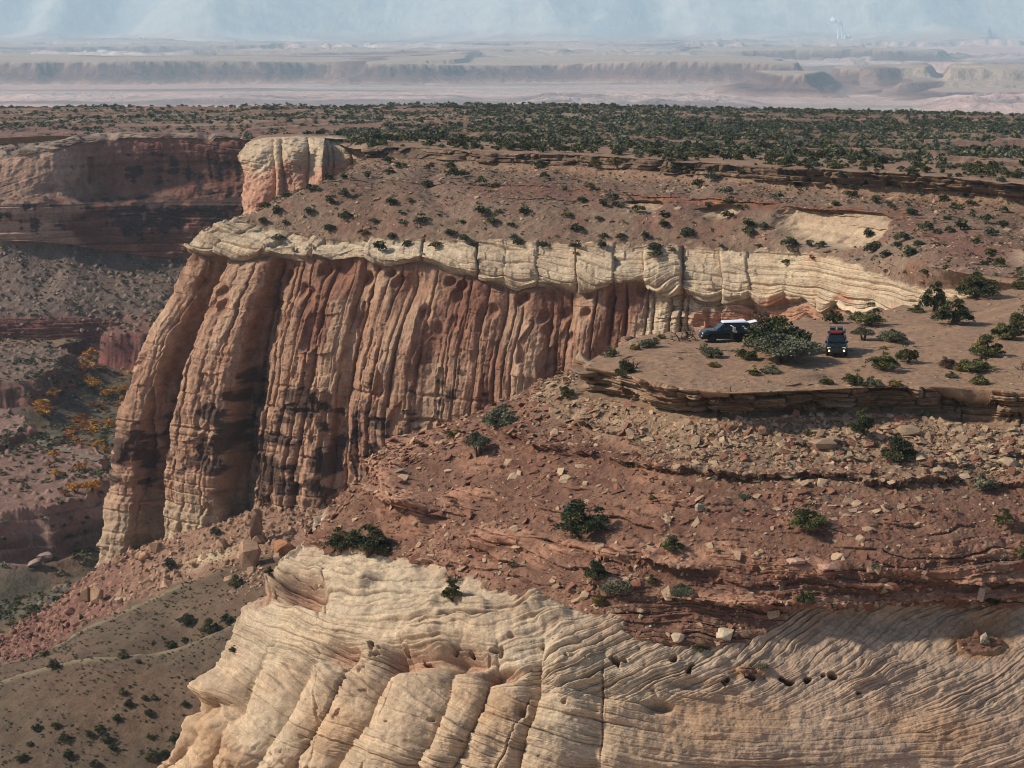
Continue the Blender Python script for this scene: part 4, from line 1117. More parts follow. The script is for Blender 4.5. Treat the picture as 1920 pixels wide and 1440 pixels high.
# backstop ground under everything, out to the horizon
def base_plain():
    r = [0, 300, 900, 2500, 8000, 25000, 70000]
    a = np.linspace(0, 2 * math.pi, 65)
    RR, AA = np.meshgrid(r, a, indexing='ij')
    P = np.stack([RR * np.sin(AA), RR * np.cos(AA) + 200, np.interp(RR, [0, 900, 2500, 70000], [-175, -190, -275, -420])], -1)
    c = np.zeros(P.shape, f32) + rgb(180, 150, 130)
    grid_object('ground', P, c, M_VALLEY, label='desert ground reaching to the horizon')


base_plain()

# haze: one closed box of even pale air round the whole place
def haze():
    x0, x1, y0, y1, z0, z1 = -16000, 16000, -800, 40000, -450, 1400
    V = [(x, y, z) for x in (x0, x1) for y in (y0, y1) for z in (z0, z1)]
    F = [(0, 1, 3, 2), (4, 6, 7, 5), (0, 4, 5, 1), (2, 3, 7, 6), (0, 2, 6, 4), (1, 5, 7, 3)]
    m = bpy.data.materials.new('haze'); m.use_nodes = True
    nt = m.node_tree
    nt.nodes.remove(nt.nodes['Principled BSDF'])
    v = nt.nodes.new('ShaderNodeVolumePrincipled')
    v.inputs['Color'].default_value = (0.64, 0.87, 1.0, 1)
    v.inputs['Density'].default_value = HAZE
    v.inputs['Anisotropy'].default_value = 0.0
    nt.links.new(v.outputs[0], nt.nodes['Material Output'].inputs['Volume'])
    me = raw_mesh('haze', V, F, m)
    o = bpy.data.objects.new('haze', me); COL.objects.link(o)
    o['kind'] = 'stuff'; o['label'] = 'pale blue haze over the far valley and mountains'; o['category'] = 'haze'


HAZE = 5.4e-5
haze()

# ------------------------------------------------------------------ standing things on the ground
def build_lookup(cell):
    w, h = 1920 // cell, 1440 // cell
    A = []; I = []; Dp = []
    for P in TERRAIN:
        Q = P.reshape(-1, 3)
        px, py, dep = proj(Q)
        ok = (px >= 0) & (px < 1919) & (py >= 0) & (py < 1439) & (Q[:, 1] > 20)
        A.append(Q[ok].astype(f32)); Dp.append(dep[ok])
        I.append((py[ok] // cell).astype(np.int32) * w + (px[ok] // cell).astype(np.int32))
    A = np.concatenate(A); I = np.concatenate(I); Dp = np.concatenate(Dp)
    o = np.argsort(-Dp, kind='stable')
    G = np.full((w * h, 3), np.nan, f32)
    G[I[o]] = A[o]
    return G.reshape(h, w, 3)


G2 = build_lookup(2); G6 = build_lookup(6); G16 = build_lookup(16)


def spot(px, py):
    """the point of the ground met when sighting in this direction"""
    for G, c in ((G2, 2), (G6, 6), (G16, 16)):
        y = int(min(max(py, 0), 1439) // c); x = int(min(max(px, 0), 1919) // c)
        v = G[y, x]
        if not np.isnan(v[0]):
            return Vector([float(a) for a in v])
    raise ValueError((px, py))


def px_m(p):
    return FPX / math.hypot(p[1], p[2] - CAM_Z)      # pixels of the 1920 frame per metre


def tag(o, label=None, cat=None, group=None, kind=None):
    if label: o['label'] = label
    if cat: o['category'] = cat
    if group: o['group'] = group
    if kind: o['kind'] = kind
    return o


def empty(name, loc, rz=0.0):
    o = bpy.data.objects.new(name, None); COL.objects.link(o)
    o.location = loc; o.rotation_euler = (0, 0, rz); o.empty_display_size = 0.2
    return o


def part(name, me, parent):
    o = bpy.data.objects.new(name, me); COL.objects.link(o); o.parent = parent
    return o


M_LEAF = plain_mat('juniper_leaf', (0.05, 0.06, 0.03), 0.75, var=0.45, scale=2.2, spec=0.2, attr=True)
M_BARK = plain_mat('bark', tuple(rgb(92, 78, 68)), 0.9, var=0.35, scale=6, spec=0.1)
M_DEAD = plain_mat('dead_wood', tuple(rgb(66, 54, 48)), 0.9, var=0.35, scale=6, spec=0.1)
M_ROCK = ground_mat('loose_rock', (0.2, 0.8), bump=0.5, var=0.35, dist=0.08)
M_BOULDER = ground_mat('boulder_rock', (0.5, 2.2), bump=0.6, var=0.4, dist=0.25)


def tube(V, F, pts, rad, sides=5):
    pts = [Vector(p) for p in pts]
    base = len(V)
    for i, p in enumerate(pts):
        d = (pts[min(i + 1, len(pts) - 1)] - pts[max(i - 1, 0)]).normalized()
        a = d.cross(Vector((0.3, 0.9, 0.2))).normalized(); b = d.cross(a)
        for k in range(sides):
            t = 2 * math.pi * k / sides
            V.append(p + (a * math.cos(t) + b * math.sin(t)) * rad[i])
    for i in range(len(pts) - 1):
        for k in range(sides):
            q = base + i * sides
            F.append((q + k, q + (k + 1) % sides, q + sides + (k + 1) % sides, q + sides + k))


def leaf_cloud(r, centres, radii, tones, per, size, flat=0.75):
    """sprays of small leaf faces spread through clumps"""
    n = len(centres) * per
    ci = np.repeat(np.arange(len(centres)), per)
    d = r.normal(size=(n, 3)); d /= np.linalg.norm(d, axis=1, keepdims=True)
    d[:, 2] = np.where(d[:, 2] < -0.3, -d[:, 2], d[:, 2])
    rad = r.uniform(0.35, 1.12, (n, 1)) ** 0.6
    C = np.asarray(centres)[ci] + d * rad * np.asarray(radii)[ci][:, None] * np.array([1, 1, flat])
    u = r.normal(size=(n, 3)) + 0.7 * d; u /= np.linalg.norm(u, axis=1, keepdims=True)
    v = np.cross(u, r.normal(size=(n, 3))); v /= np.linalg.norm(v, axis=1, keepdims=True)
    s = size * r.uniform(0.6, 1.35, (n, 1))
    V = np.stack([C - u * s - v * s * 0.4, C + v * s * 0.55 - u * s * 0.2, C + u * s * 1.1, C - v * s * 0.55], 1).reshape(-1, 3)
    F = np.arange(n * 4).reshape(-1, 4)
    t = np.asarray(tones)[ci] * r.uniform(0.75, 1.25, (n, 1))
    return V, F, np.repeat(t, 4, axis=0)


LEAF = {k: tuple(np.clip(np.asarray(c) * 1.42, 0, 1) if k in ('green', 'dark', 'grey') else c for c in v) for k, v in {'green': (rgb(86, 88, 50), rgb(62, 66, 40), rgb(108, 102, 60)), 'dark': (rgb(66, 70, 44), rgb(48, 54, 35), rgb(84, 84, 50)),
        'grey': (rgb(104, 104, 80), rgb(84, 86, 68), rgb(122, 116, 90)), 'brown': (rgb(128, 100, 78), rgb(104, 82, 66), rgb(140, 114, 88)),
        'ochre': (rgb(122, 108, 54), rgb(96, 88, 48), rgb(140, 118, 62)), 'gold': (rgb(238, 172, 50), rgb(222, 148, 40), rgb(244, 190, 76)),
        'orange': (rgb(214, 146, 56), rgb(188, 122, 48), rgb(226, 164, 70)), 'rust': (rgb(150, 96, 58), rgb(128, 80, 50), rgb(166, 112, 70))}.items()}


def shrub_parts(seed, kind='green', nclump=26, per=44, leaf=0.075, open_=False, full=1.0):
    """a unit shrub (1 wide, 0.72 high): crown datablock and trunk datablock"""
    r = np.random.default_rng(seed)
    cen = []; rad = []; ton = []
    pal = LEAF[kind]
    lob = r.uniform(0, 6.28, 4)
    while len(cen) < nclump:
        a = r.uniform(0, 2 * math.pi); q = math.sqrt(r.uniform(0.0, 1.0))
        lobe = 0.78 + 0.22 * math.sin(2 * a + lob[0]) * math.sin(a + lob[1])
        x = math.cos(a) * q * 0.40 * lobe; y = math.sin(a) * q * 0.40 * lobe
        top = (0.60 - 0.34 * q * q) * (0.8 + 0.3 * math.sin(3 * x * 4 + lob[2]) * math.cos(3.4 * y * 4 + lob[3]))
        lo = 0.26 if open_ else 0.10
        z = r.uniform(lo, max(top, lo + 0.05))
        cen.append((x, y, z)); rad.append(r.uniform(0.06, 0.13) * full); ton.append(pal[r.integers(0, 3)] * r.uniform(0.7, 1.25))
    V, F, C = leaf_cloud(r, cen, rad, ton, per, leaf)
    crown = raw_mesh('crown', V, F, M_LEAF, C)
    tv, tf = [], []
    for k in range(7 if open_ else 5):
        c = Vector(cen[r.integers(0, nclump)])
        m = Vector((c.x * 0.35 + r.uniform(-.05, .05), c.y * 0.35 + r.uniform(-.05, .05), c.z * 0.45))
        tube(tv, tf, [(r.uniform(-.03, .03), r.uniform(-.03, .03), -0.08), m, (m + c) * 0.5 + Vector((0, 0, .02)), c], [0.034, 0.026, 0.017, 0.008])
    trunk = raw_mesh('trunk', tv, tf, M_BARK, smooth=True)
    return crown, trunk


def bare_parts(seed, n=11, mat=None):
    r = np.random.default_rng(seed)
    V, F = [], []
    def grow(p, d, L, rad, depth):
        q1 = p + d * L * 0.5 + Vector(r.normal(size=3) * 0.05 * L); q2 = p + d * L + Vector(r.normal(size=3) * 0.10 * L)
        tube(V, F, [p, q1, q2], [rad, rad * 0.8, rad * 0.55], 4)
        if depth:
            for k in range(3):
                nd = (d + Vector(r.normal(size=3)) * 0.75 + Vector((0, 0, 0.15))).normalized()
                grow(q1 if k == 0 else q2, nd, L * r.uniform(0.5, 0.75), rad * 0.55, depth - 1)
    for k in range(4):
        a = r.uniform(0, 6.28)
        grow(Vector((0, 0, -0.06)), Vector((math.cos(a) * 0.7, math.sin(a) * 0.7, r.uniform(0.4, 0.9))).normalized(), r.uniform(0.2, 0.3), 0.032, 3)
    return raw_mesh('branches', V, F, mat or M_DEAD, smooth=True)


KITS = {}
for kd, nv in (('green', 4), ('dark', 3), ('grey', 2), ('brown', 2), ('ochre', 1)):
    KITS[kd] = [shrub_parts(100 + 10 * len(KITS) + k, kd, nclump=38, per=130, leaf=0.021, full=1.1) for k in range(nv)]
KITS['tree'] = [shrub_parts(70 + k, 'grey' if k else 'green', nclump=60, per=150, leaf=0.020, open_=True, full=1.15) for k in range(2)]
KITS['big'] = [shrub_parts(80, 'dark', nclump=64, per=150, leaf=0.022, full=1.35)]
BARE = [bare_parts(200 + k) for k in range(3)]


def plant(name, px, py, w, h, kind, label, cat, group, idx=None, sink=0.05):
    """a shrub or small tree with its foot on the ground: w, h are its spread and height in the survey's pixels"""
    p = spot(px, py); k = px_m(p)
    o = empty(name, (p.x, p.y, p.z - sink), random.uniform(0, 6.28))
    W_ = w / k / 0.80; H_ = h / k * 1.08
    tag(o, label, cat, group)
    if kind == 'bare':
        o.scale = (W_, W_, H_ / 0.75)
        part('branches', BARE[(idx if idx is not None else random.randrange(3)) % 3], o)
        return o
    kit = KITS[kind]
    cr, tr = kit[(idx if idx is not None else random.randrange(len(kit))) % len(kit)]
    o.scale = (W_, W_, H_ / 0.72)
    part('crown', cr, o); part('trunk', tr, o)
    return o


J = 'junipers on the near mesa'
NEAR_PLANTS = [
    (1450, 654, 126, 74, 'big', 'tall dark juniper rising behind the widest bare-limbed juniper on the bench'),
    (1465, 679, 138, 68, 'tree', 'widest juniper with bare grey limbs showing, between the two parked vehicles', 1),
    (1399, 672, 44, 32, 'green', 'low olive juniper hugging the skirt of the big tree beside the white-topped vehicle'),
    (1333, 669, 46, 37, 'grey', 'grey-green bush standing just before the front wheel of the white-topped vehicle'),
    (1338, 687, 28, 14, 'ochre', 'flat yellow-green tuft on bare ground under the white-topped vehicle'),
    (1414, 702, 32, 20, 'green', 'small green bush below the widest juniper, near the bench rim'),
    (1446, 698, 44, 24, 'grey', 'thin greyish bush at the foot of the widest bare-limbed juniper'),
    (1420, 612, 54, 42, 'brown', 'bare brownish bush peeping out behind the tall dark juniper'),
    (1562, 606, 40, 38, 'green', 'small juniper alone against the foot of the pale rock wall'),
    (1626, 608, 68, 46, 'green', 'rounded juniper by the pale wall, between a smaller bush and a white shrub'),
    (1618, 636, 44, 34, 'tree', 'airy open-stemmed juniper just beside the roof-racked vehicle'),
    (1676, 641, 62, 42, 'grey', 'broad grey-green juniper behind the paired junipers beside the front-facing vehicle'),
    (1658, 692, 68, 46, 'green', 'front one of the paired junipers beside the front-facing vehicle'),
    (1698, 678, 46, 44, 'green', 'rear one of the paired junipers beside the front-facing vehicle'),
    (1786, 607, 80, 56, 'dark', 'wide dark juniper at the edge of the dirt track, beside a tall pointed one'),
    (1832, 602, 44, 36, 'green', 'smaller juniper touching the wide dark one at the dirt track'),
    (1750, 582, 56, 66, 'dark', 'tall pointed juniper where the pale rock wall runs out into rubble'),
    (1716, 584, 34, 18, 'green', 'low bush at the foot of the tall pointed juniper by the pale wall'),
    (1832, 556, 92, 54, 'dark', 'long dark clump of juniper where the track leaves the bench'),
    (1912, 540, 44, 32, 'green', 'juniper on the far verge of the track beyond the long dark clump'),
    (1893, 636, 72, 52, 'green', 'pale green juniper beside the track, in front of another at the frame edge'),
    (1912, 612, 52, 44, 'green', 'juniper half hidden behind the pale green one beside the track'),
    (1850, 664, 70, 48, 'green', 'spreading juniper on the bench just above a rounder one, with a twiggy side'),
    (1828, 694, 72, 42, 'green', 'rounded full juniper on the bench next to a small brown bush'),
    (1775, 688, 34, 26, 'brown', 'small brown bush next to the rounded full juniper on the bench'),
    (1800, 695, 24, 18, 'ochre', 'yellowish tuft squeezed between the brown bush and the rounded juniper'),
    (1833, 719, 42, 25, 'green', 'low green bush near the ledge below the rounded full juniper'),
    (1782, 707, 28, 17, 'grey', 'pale grey sage tuft below the small brown bush'),
    (1600, 720, 42, 32, 'green', 'first half of a joined bush pair on the rim right above the ledge'),
    (1634, 722, 40, 27, 'grey', 'greyer half of the joined bush pair on the rim above the ledge'),
    (1681, 722, 30, 18, 'ochre', 'small yellow-green bush on the rim beside the joined pair'),
    (1548, 719, 30, 19, 'green', 'small bush beside a dark burnt patch near the bench rim'),
    (1168, 706, 42, 44, 'dark', 'dark juniper growing from a notch in the prow of the ledge'),
    (1062, 742, 30, 32, 'green', 'green juniper below the prow of the ledge, against the red cliff'),
    (1145, 667, 36, 22, 'green', 'juniper on the far rim of the prow against the red cliff'),
    (1217, 650, 42, 32, 'grey', 'grey-green bush on the far rim beside the bare brown tree'),
    (1192, 654, 22, 16, 'ochre', 'small olive tuft between the prow juniper and the bare tree'),
    (1240, 634, 20, 13, 'ochre', 'yellowish tuft at the bare brown tree on the far rim'),
    (1615, 813, 54, 58, 'dark', 'upright dark juniper right under the ledge, upper of two on the rubble'),
    (1680, 864, 72, 64, 'dark', 'stout dark juniper on pale rubble, lower of two under the ledge'),
    (1845, 916, 58, 44, 'grey', 'straggly juniper on a thin dark ledge of the rubble slope'),
    (1885, 980, 38, 36, 'green', 'small juniper on red soil below the straggly one'),
    (1518, 990, 80, 58, 'green', 'bushy olive juniper in the middle of the red slope'),
    (1093, 1000, 106, 80, 'dark', 'largest juniper on the red slope, rounded and dark, over salmon rock'),
    (690, 1034, 96, 66, 'dark', 'dense dark juniper at the skyline end of the pale slickrock'),
    (638, 1028, 58, 48, 'dark', 'smaller juniper joined to the dense one at the end of the slickrock'),
    (1262, 1028, 50, 32, 'green', 'low juniper beside salmon slabs, below the largest slope juniper'),
    (1115, 1084, 46, 48, 'dark', 'upright juniper paired with a greyer bush on red soil'),
    (1160, 1113, 64, 46, 'grey', 'greyish bush paired with an upright juniper on red soil'),
    (1222, 1093, 20, 22, 'green', 'tiny green bush alone on red soil beside the grey bush'),
    (1122, 1134, 30, 28, 'ochre', 'olive bush on the orange band above the slickrock'),
    (1277, 1126, 44, 44, 'tree', 'airy juniper at the end of the orange rock band'),
    (1508, 1131, 38, 38, 'green', 'juniper on red soil under an overhanging red slab'),
    (1858, 1132, 40, 30, 'dark', 'dark bush by an upright pale boulder'),
    (1312, 1221, 30, 26, 'green', 'round green bush in the red rubble hollow amid slickrock'),
    (848, 1122, 42, 44, 'green', 'juniper at the upper edge of the tilted pale slabs'),
    (895, 852, 50, 58, 'tree', 'gnarled small tree with a bare twisted trunk on the red slope'),
    (932, 800, 80, 62, 'grey', 'large grey-green juniper on the skyline against the fluted cliff'),
    (851, 822, 32, 26, 'ochre', 'ochre bush on the skyline beside the gnarled tree'),
    (1222, 936, 18, 16, 'ochre', 'tiny bright green bush near a thin dark ledge'),
    (1395, 936, 28, 22, 'grey', 'grey sage bush on red rubble above the bushy olive juniper'),
    (1332, 818, 16, 14, 'ochre', 'tiny yellow-green bush on tan rubble below the ledge'),
    (1730, 778, 26, 18, 'grey', 'blue-grey sage on rubble right beneath the ledge'),
    (1512, 815, 22, 18, 'grey', 'grey sage tuft on tan rubble before the big slabs'),
    (1914, 1045, 34, 38, 'green', 'juniper at the frame edge over salmon ledges'),
    (1846, 1205, 26, 22, 'grey', 'grey bush behind a leaning pale stone on the slickrock'),
    (1430, 1250, 34, 14, 'grey', 'dry grey scrub in the small red pocket of slickrock'),
    (1640, 1062, 20, 14, 'grey', 'grey tuft above the salmon shelf'),
    (960, 1060, 22, 16, 'grey', 'dark grey twiggy tuft below the salmon knobs'),
]
for a in NEAR_PLANTS:
    plant('juniper_tree' if a[4] in ('tree', 'big') else ('sage_bush' if a[4] == 'grey' and a[2] < 40 else 'juniper_bush'), *a[:5], a[5], 'tree' if a[4] in ('tree', 'big') else 'bush', J, a[6] if len(a) > 6 else None)
for a in ((1275, 636, 66, 44, 'bare', 'bare brown tree with crooked limbs beside the white-topped vehicle', 0),
          (1316, 655, 26, 22, 'bare', 'bleached twiggy scrub by the bumper of the white-topped vehicle', 1),
          (1790, 765, 26, 52, 'bare', 'black upright snag standing in a gap of the ledge', 2),
          (1912, 692, 22, 30, 'bare', 'short black snag on the bench at the frame edge', 1),
          (850, 1088, 40, 36, 'bare', 'dark tangled deadwood above the juniper at the slickrock edge', 0),
          (1530, 897, 40, 28, 'bare', 'grey tangled deadwood beside a broad flat slab', 1),
          (1190, 690, 38, 30, 'bare', 'dead branch leaning out from the prow of the ledge', 2),
          (1250, 918, 24, 20, 'bare', 'black dead shrub under the thin dark ledge', 0),
          (1600, 600, 30, 20, 'bare', 'dry twiggy shrub by the foot of the pale wall', 1)):
    plant('dead_tree', *a[:5], a[5], 'dead tree', 'dead trees and snags', a[6])

# junipers on the hills below the cliff
HILL = [(83, 1230, 22), (350, 1173, 36), (427, 1167, 28), (392, 1186, 40), (320, 1214, 24), (344, 1202, 16), (442, 1098, 32), (318, 1064, 30), (404, 1003, 24), (228, 1233, 24), (261, 1243, 13), (101, 1253, 28),
        (229, 1300, 19), (241, 1325, 22), (270, 1312, 16), (287, 1311, 16), (277, 1341, 21), (218, 1350, 20), (186, 1370, 25), (170, 1381, 20), (202, 1388, 26), (277, 1382, 16), (329, 1390, 26), (67, 1368, 21), (105, 1364, 21),
        (121, 1388, 25), (57, 1399, 15), (40, 1425, 27), (131, 1418, 25), (179, 1438, 24), (283, 1425, 28), (307, 1419, 24), (208, 1404, 18), (437, 1220, 18), (150, 1160, 14), (56, 1152, 16), (490, 1010, 18), (505, 1075, 20), (345, 1320, 18)]
HL = {0: 'lone juniper bush near the frame edge on the upper brown hill', 1: 'clump of juniper in the hollow of the upper brown hill', 6: 'juniper beside the great fallen block at the hilltop',
      7: 'juniper among boulders at the foot of the split buttress', 8: 'dark juniper pressed against the pale foot of the buttress', 3: 'long low juniper clump along the gully between the hills'}
for k, (x, y, w) in enumerate(HILL):
    plant('juniper_bush', x, y, w, w * 0.85, 'dark' if k % 3 else 'green', HL.get(k, 'small dark juniper bush dotted over the brown hills below the cliff'), 'bush', 'junipers on the brown hills')

# small junipers on the slope over the fluted cliff: the ones that show largest stand singly, one mesh each
def far_shrub(seed, kind):
    r = np.random.default_rng(seed)
    n = 9
    cen = []; ton = []; pal = LEAF[kind]
    for k in range(n):
        a = r.uniform(0, 6.28); q = math.sqrt(r.uniform(0, 1))
        cen.append((math.cos(a) * q * .34, math.sin(a) * q * .34, r.uniform(0.1, 0.62 - 0.35 * q))); ton.append(pal[r.integers(0, 3)] * r.uniform(.7, 1.2))
    V, F, C = leaf_cloud(r, cen, r.uniform(0.14, 0.22, n), ton, 34, 0.075)
    return V, F, C


FAR_KIT = [far_shrub(300 + k, kd) for k, kd in enumerate(['dark', 'dark', 'green', 'dark', 'green', 'grey', 'dark', 'ochre'])]
FAR_ME = [raw_mesh('far_juniper', *[f[0], f[1]], M_LEAF, f[2]) for f in FAR_KIT]


def merge_scatter(name, kits, pts, sizes, hts, rotz, idx, mat, label, cat, kind='stuff', normal=None):
    Vs, Fs, Cs = [], [], []; off = 0
    for i in range(len(pts)):
        V, F, C = kits[idx[i]]
        c, s_ = math.cos(rotz[i]), math.sin(rotz[i])
        x = V[:, 0] * c - V[:, 1] * s_; y = V[:, 0] * s_ + V[:, 1] * c
        Vs.append(np.stack([x * sizes[i], y * sizes[i], V[:, 2] * hts[i]], 1) + pts[i])
        Fs.append(F + off); Cs.append(C); off += len(V)
    me = raw_mesh(name, np.concatenate(Vs), np.concatenate(Fs), mat, np.concatenate(Cs))
    o = bpy.data.objects.new(name, me); COL.objects.link(o)
    return tag(o, label, cat, None, kind)


r4 = np.random.default_rng(44)
SL_NAMED = [(645, 410, 26), (730, 385, 24), (905, 400, 28), (985, 400, 26), (1080, 432, 26), (1240, 425, 24), (1478, 462, 34), (1518, 460, 18), (1538, 462, 20), (1400, 425, 24), (1428, 428, 20), (1206, 445, 18), (845, 440, 22), (620, 380, 24), (580, 400, 20), (520, 398, 22), (1020, 335, 20), (690, 330, 18), (870, 330, 22), (1130, 385, 20), (1690, 450, 30), (1700, 480, 34), (1630, 475, 26), (1625, 445, 24), (1735, 430, 28), (1800, 430, 26), (1820, 385, 20), (1750, 360, 24), (1860, 440, 26), (1905, 470, 26), (1580, 330, 18), (1490, 350, 20)]
far_pts = [(x, y, w) for x, y, w in SL_NAMED]
cand = np.stack([r4.uniform(470, 1915, 1500), r4.uniform(300, 520, 1500)], 1)
for x, y in cand:
    if len(far_pts) >= 150:
        break
    p = spot(x, y)
    if not (225 < p.y < 470) or p.z < -15.2 or (abs(x - 1555) < 115 and 385 < y < 462):
        continue
    if min((x - a) ** 2 + ((y - b) * 1.6) ** 2 for a, b, _ in far_pts) < 19 ** 2:
        continue
    far_pts.append((x, y, r4.uniform(13, 27)))
for k, (x, y, w) in enumerate(far_pts):
    p = spot(x, y); q = px_m(p)
    o = bpy.data.objects.new('juniper_bush', FAR_ME[k % 8 if k >= len(SL_NAMED) else k % 2]); COL.objects.link(o)
    o.location = (p.x, p.y, p.z - 0.08); o.rotation_euler = (0, 0, random.uniform(0, 6.28))
    w *= 1.32
    o.scale = (w / q,) * 2 + (w / q * random.uniform(0.75, 1.0),)
    lab = 'small dark juniper bush dotting the rubble slope above the fluted cliff'
    if k == 6:
        lab = 'dark juniper at the foot of the bare pale scoop in the slope'
    tag(o, lab, 'bush', 'junipers on the slope above the cliff')

# plateau belt: the ones nearest the rim singly, the rest of the woodland as one mass
pl = []
tries = 0
while len(pl) < 40 and tries < 4000:
    tries += 1
    x = r4.uniform(690, 1915); y = np.interp(x, [690, 1300, 1920], [272, 298, 338]) - abs(r4.normal()) * 9
    p = spot(x, y)
    if p.y < 340 or p.y > 560 or any(abs(x - a) < 14 and abs(y - b) < 6 for a, b, _ in pl):
        continue
    pl.append((x, y, r4.uniform(20, 36)))
for k, (x, y, w) in enumerate(pl):
    p = spot(x, y); q = px_m(p)
    o = bpy.data.objects.new('juniper_bush', FAR_ME[k % 5]); COL.objects.link(o)
    o.location = (p.x, p.y, p.z - 0.1); o.rotation_euler = (0, 0, random.uniform(0, 6.28)); o.scale = (w / q,) * 2 + (w / q * 0.95,)
    tag(o, 'dark juniper lined along the rim of the plateau', 'bush', 'junipers along the plateau rim')


def scatter_grid(D, weight, n, r):
    """n random points of a ground sheet, spread evenly over its true surface times weight"""
    P = D['P']
    a = np.linalg.norm(np.cross(np.gradient(P, axis=0), np.gradient(P, axis=1)), axis=2) * weight
    cs = np.cumsum(a.reshape(-1)); k = np.searchsorted(cs, r.uniform(0, cs[-1], n))
    return P.reshape(-1, 3)[k], k


pw = PLAT['W']; ppx = PLAT['px']
bands = sst(-0.05, 0.2, fbm(PLAT['P'], (120, 40, 40), 4, 801)) * 0.9 + 0.16
wgt = bands * (pw < 1.97) * (ppx > -60) * (ppx < 1990) * np.where((ppx > 640), 1.0, 0.45)
pp, kk = scatter_grid(PLAT, wgt, 13000, r4)
sz = 1.0 + 3.7 * r4.uniform(size=len(pp)) ** 1.8
small_kit = []
for k in range(6):
    r = np.random.default_rng(330 + k); pal = LEAF[['dark', 'green', 'grey', 'dark', 'green', 'grey'][k]]
    cen = [(r.normal() * .18, r.normal() * .18, r.uniform(.15, .45)) for _ in range(6)]
    small_kit.append(leaf_cloud(r, cen, [0.2] * 6, [pal[i % 3] for i in range(6)], 9, 0.15))
merge_scatter('juniper_woodland', small_kit, pp - [0, 0, 0.1], sz, sz * 0.85, r4.uniform(0, 6.28, len(pp)), r4.integers(0, 6, len(pp)), M_LEAF, 'dark juniper woodland covering the flat plateau top', 'woodland')
wgt = (CLIFF['W'] < 0.93) * (CLIFF['px'] > 680) * (0.25 + sst(-0.2, 0.2, fbm(CLIFF['P'], (40, 18, 18), 3, 803)))
pp, kk = scatter_grid(CLIFF, wgt, 330, r4)
sz = 1.0 + 2.6 * r4.uniform(size=len(pp)) ** 1.5
merge_scatter('juniper_woodland', FAR_KIT, pp - [0, 0, 0.1], sz, sz * 0.9, r4.uniform(0, 6.28, len(pp)), r4.integers(0, 6, len(pp)), M_LEAF, 'dark fringe of juniper woodland just behind the plateau rim', 'woodland')
# small shrubs of the rubble slope over the cliff
cw_ = CLIFF['W']; m = (cw_ > 2.05) * (cw_ < 4.85) * (CLIFF['sc'] < 0.2)
pp, kk = scatter_grid(CLIFF, m * 1.0, 1500, r4)
sz = r4.uniform(0.35, 1.25, len(pp))
tuft = []
for k in range(6):
    r = np.random.default_rng(360 + k); pal = LEAF[['grey', 'dark', 'grey', 'dark', 'ochre', 'green'][k]]
    cen = [(r.normal() * .2, r.normal() * .2, r.uniform(.1, .4)) for _ in range(4)]
    tuft.append(leaf_cloud(r, cen, [0.2] * 4, [pal[i % 3] * 0.9 for i in range(4)], 7, 0.16))
merge_scatter('sagebrush', tuft, pp, sz, sz * 0.8, r4.uniform(0, 6.28, len(pp)), r4.integers(0, 6, len(pp)), M_LEAF, 'scattered sagebrush tufts over the rubble slope above the cliff', 'sagebrush')
hw = HILLS['W']
pp, kk = scatter_grid(HILLS, (hw > 2.0) * (hw < 6.9) * (HILLS['px'] < 620) * (HILLS['px'] > -150) * (0.5 + 0.5 * sst(-.3, .2, fbm(HILLS['P'], 12, 2, 811))), 3400, r4)
sz = r4.uniform(0.35, 0.85, len(pp)) * np.where(r4.uniform(size=len(pp)) > 0.94, 1.6, 1.0)
merge_scatter('sagebrush', tuft, pp, sz, sz * 0.8, r4.uniform(0, 6.28, len(pp)), r4.integers(0, 4, len(pp)), M_LEAF, 'small sage tufts speckling the brown hills below the cliff', 'sagebrush')
nw = NEAR['W']
pp, kk = scatter_grid(NEAR, NEAR['slope'] * (nw > 2.1) * (NEAR['py'] > 600) + (nw < 0.95) * 0.25, 380, r4)
sz = r4.uniform(0.25, 0.7, len(pp))
merge_scatter('sagebrush', tuft, pp, sz, sz * 0.75, r4.uniform(0, 6.28, len(pp)), r4.integers(0, 5, len(pp)), M_LEAF, 'sparse grey sage tufts between stones on the near mesa', 'sagebrush')
ww = WALL['W']
pp, kk = scatter_grid(WALL, ((ww > 5.0) * (ww < 7.0) + 0.5 * (ww < 0.95)) * (WALL['px'] < 560), 900, r4)
sz = r4.uniform(0.9, 2.6, len(pp))
merge_scatter('scrub', small_kit, pp, sz, sz * 0.8, r4.uniform(0, 6.28, len(pp)), r4.integers(0, 6, len(pp)), M_LEAF, 'dark scrub dotting the shaded rubble apron under the far canyon wall', 'scrub')
fp = FLOOR['P']
pp, kk = scatter_grid(FLOOR, (FLOOR['px'] < 420) * (FLOOR['px'] > -200) * (0.15 + sst(0.0, 0.3, fbm(fp, 30, 3, 815))) * 1.0, 3000, r4)
sz = r4.uniform(0.9, 3.0, len(pp))
merge_scatter('scrub', small_kit, pp, sz, sz * 0.7, r4.uniform(0, 6.28, len(pp)), r4.integers(0, 6, len(pp)), M_LEAF, 'dark scrub along benches and banks of the canyon floor', 'scrub')

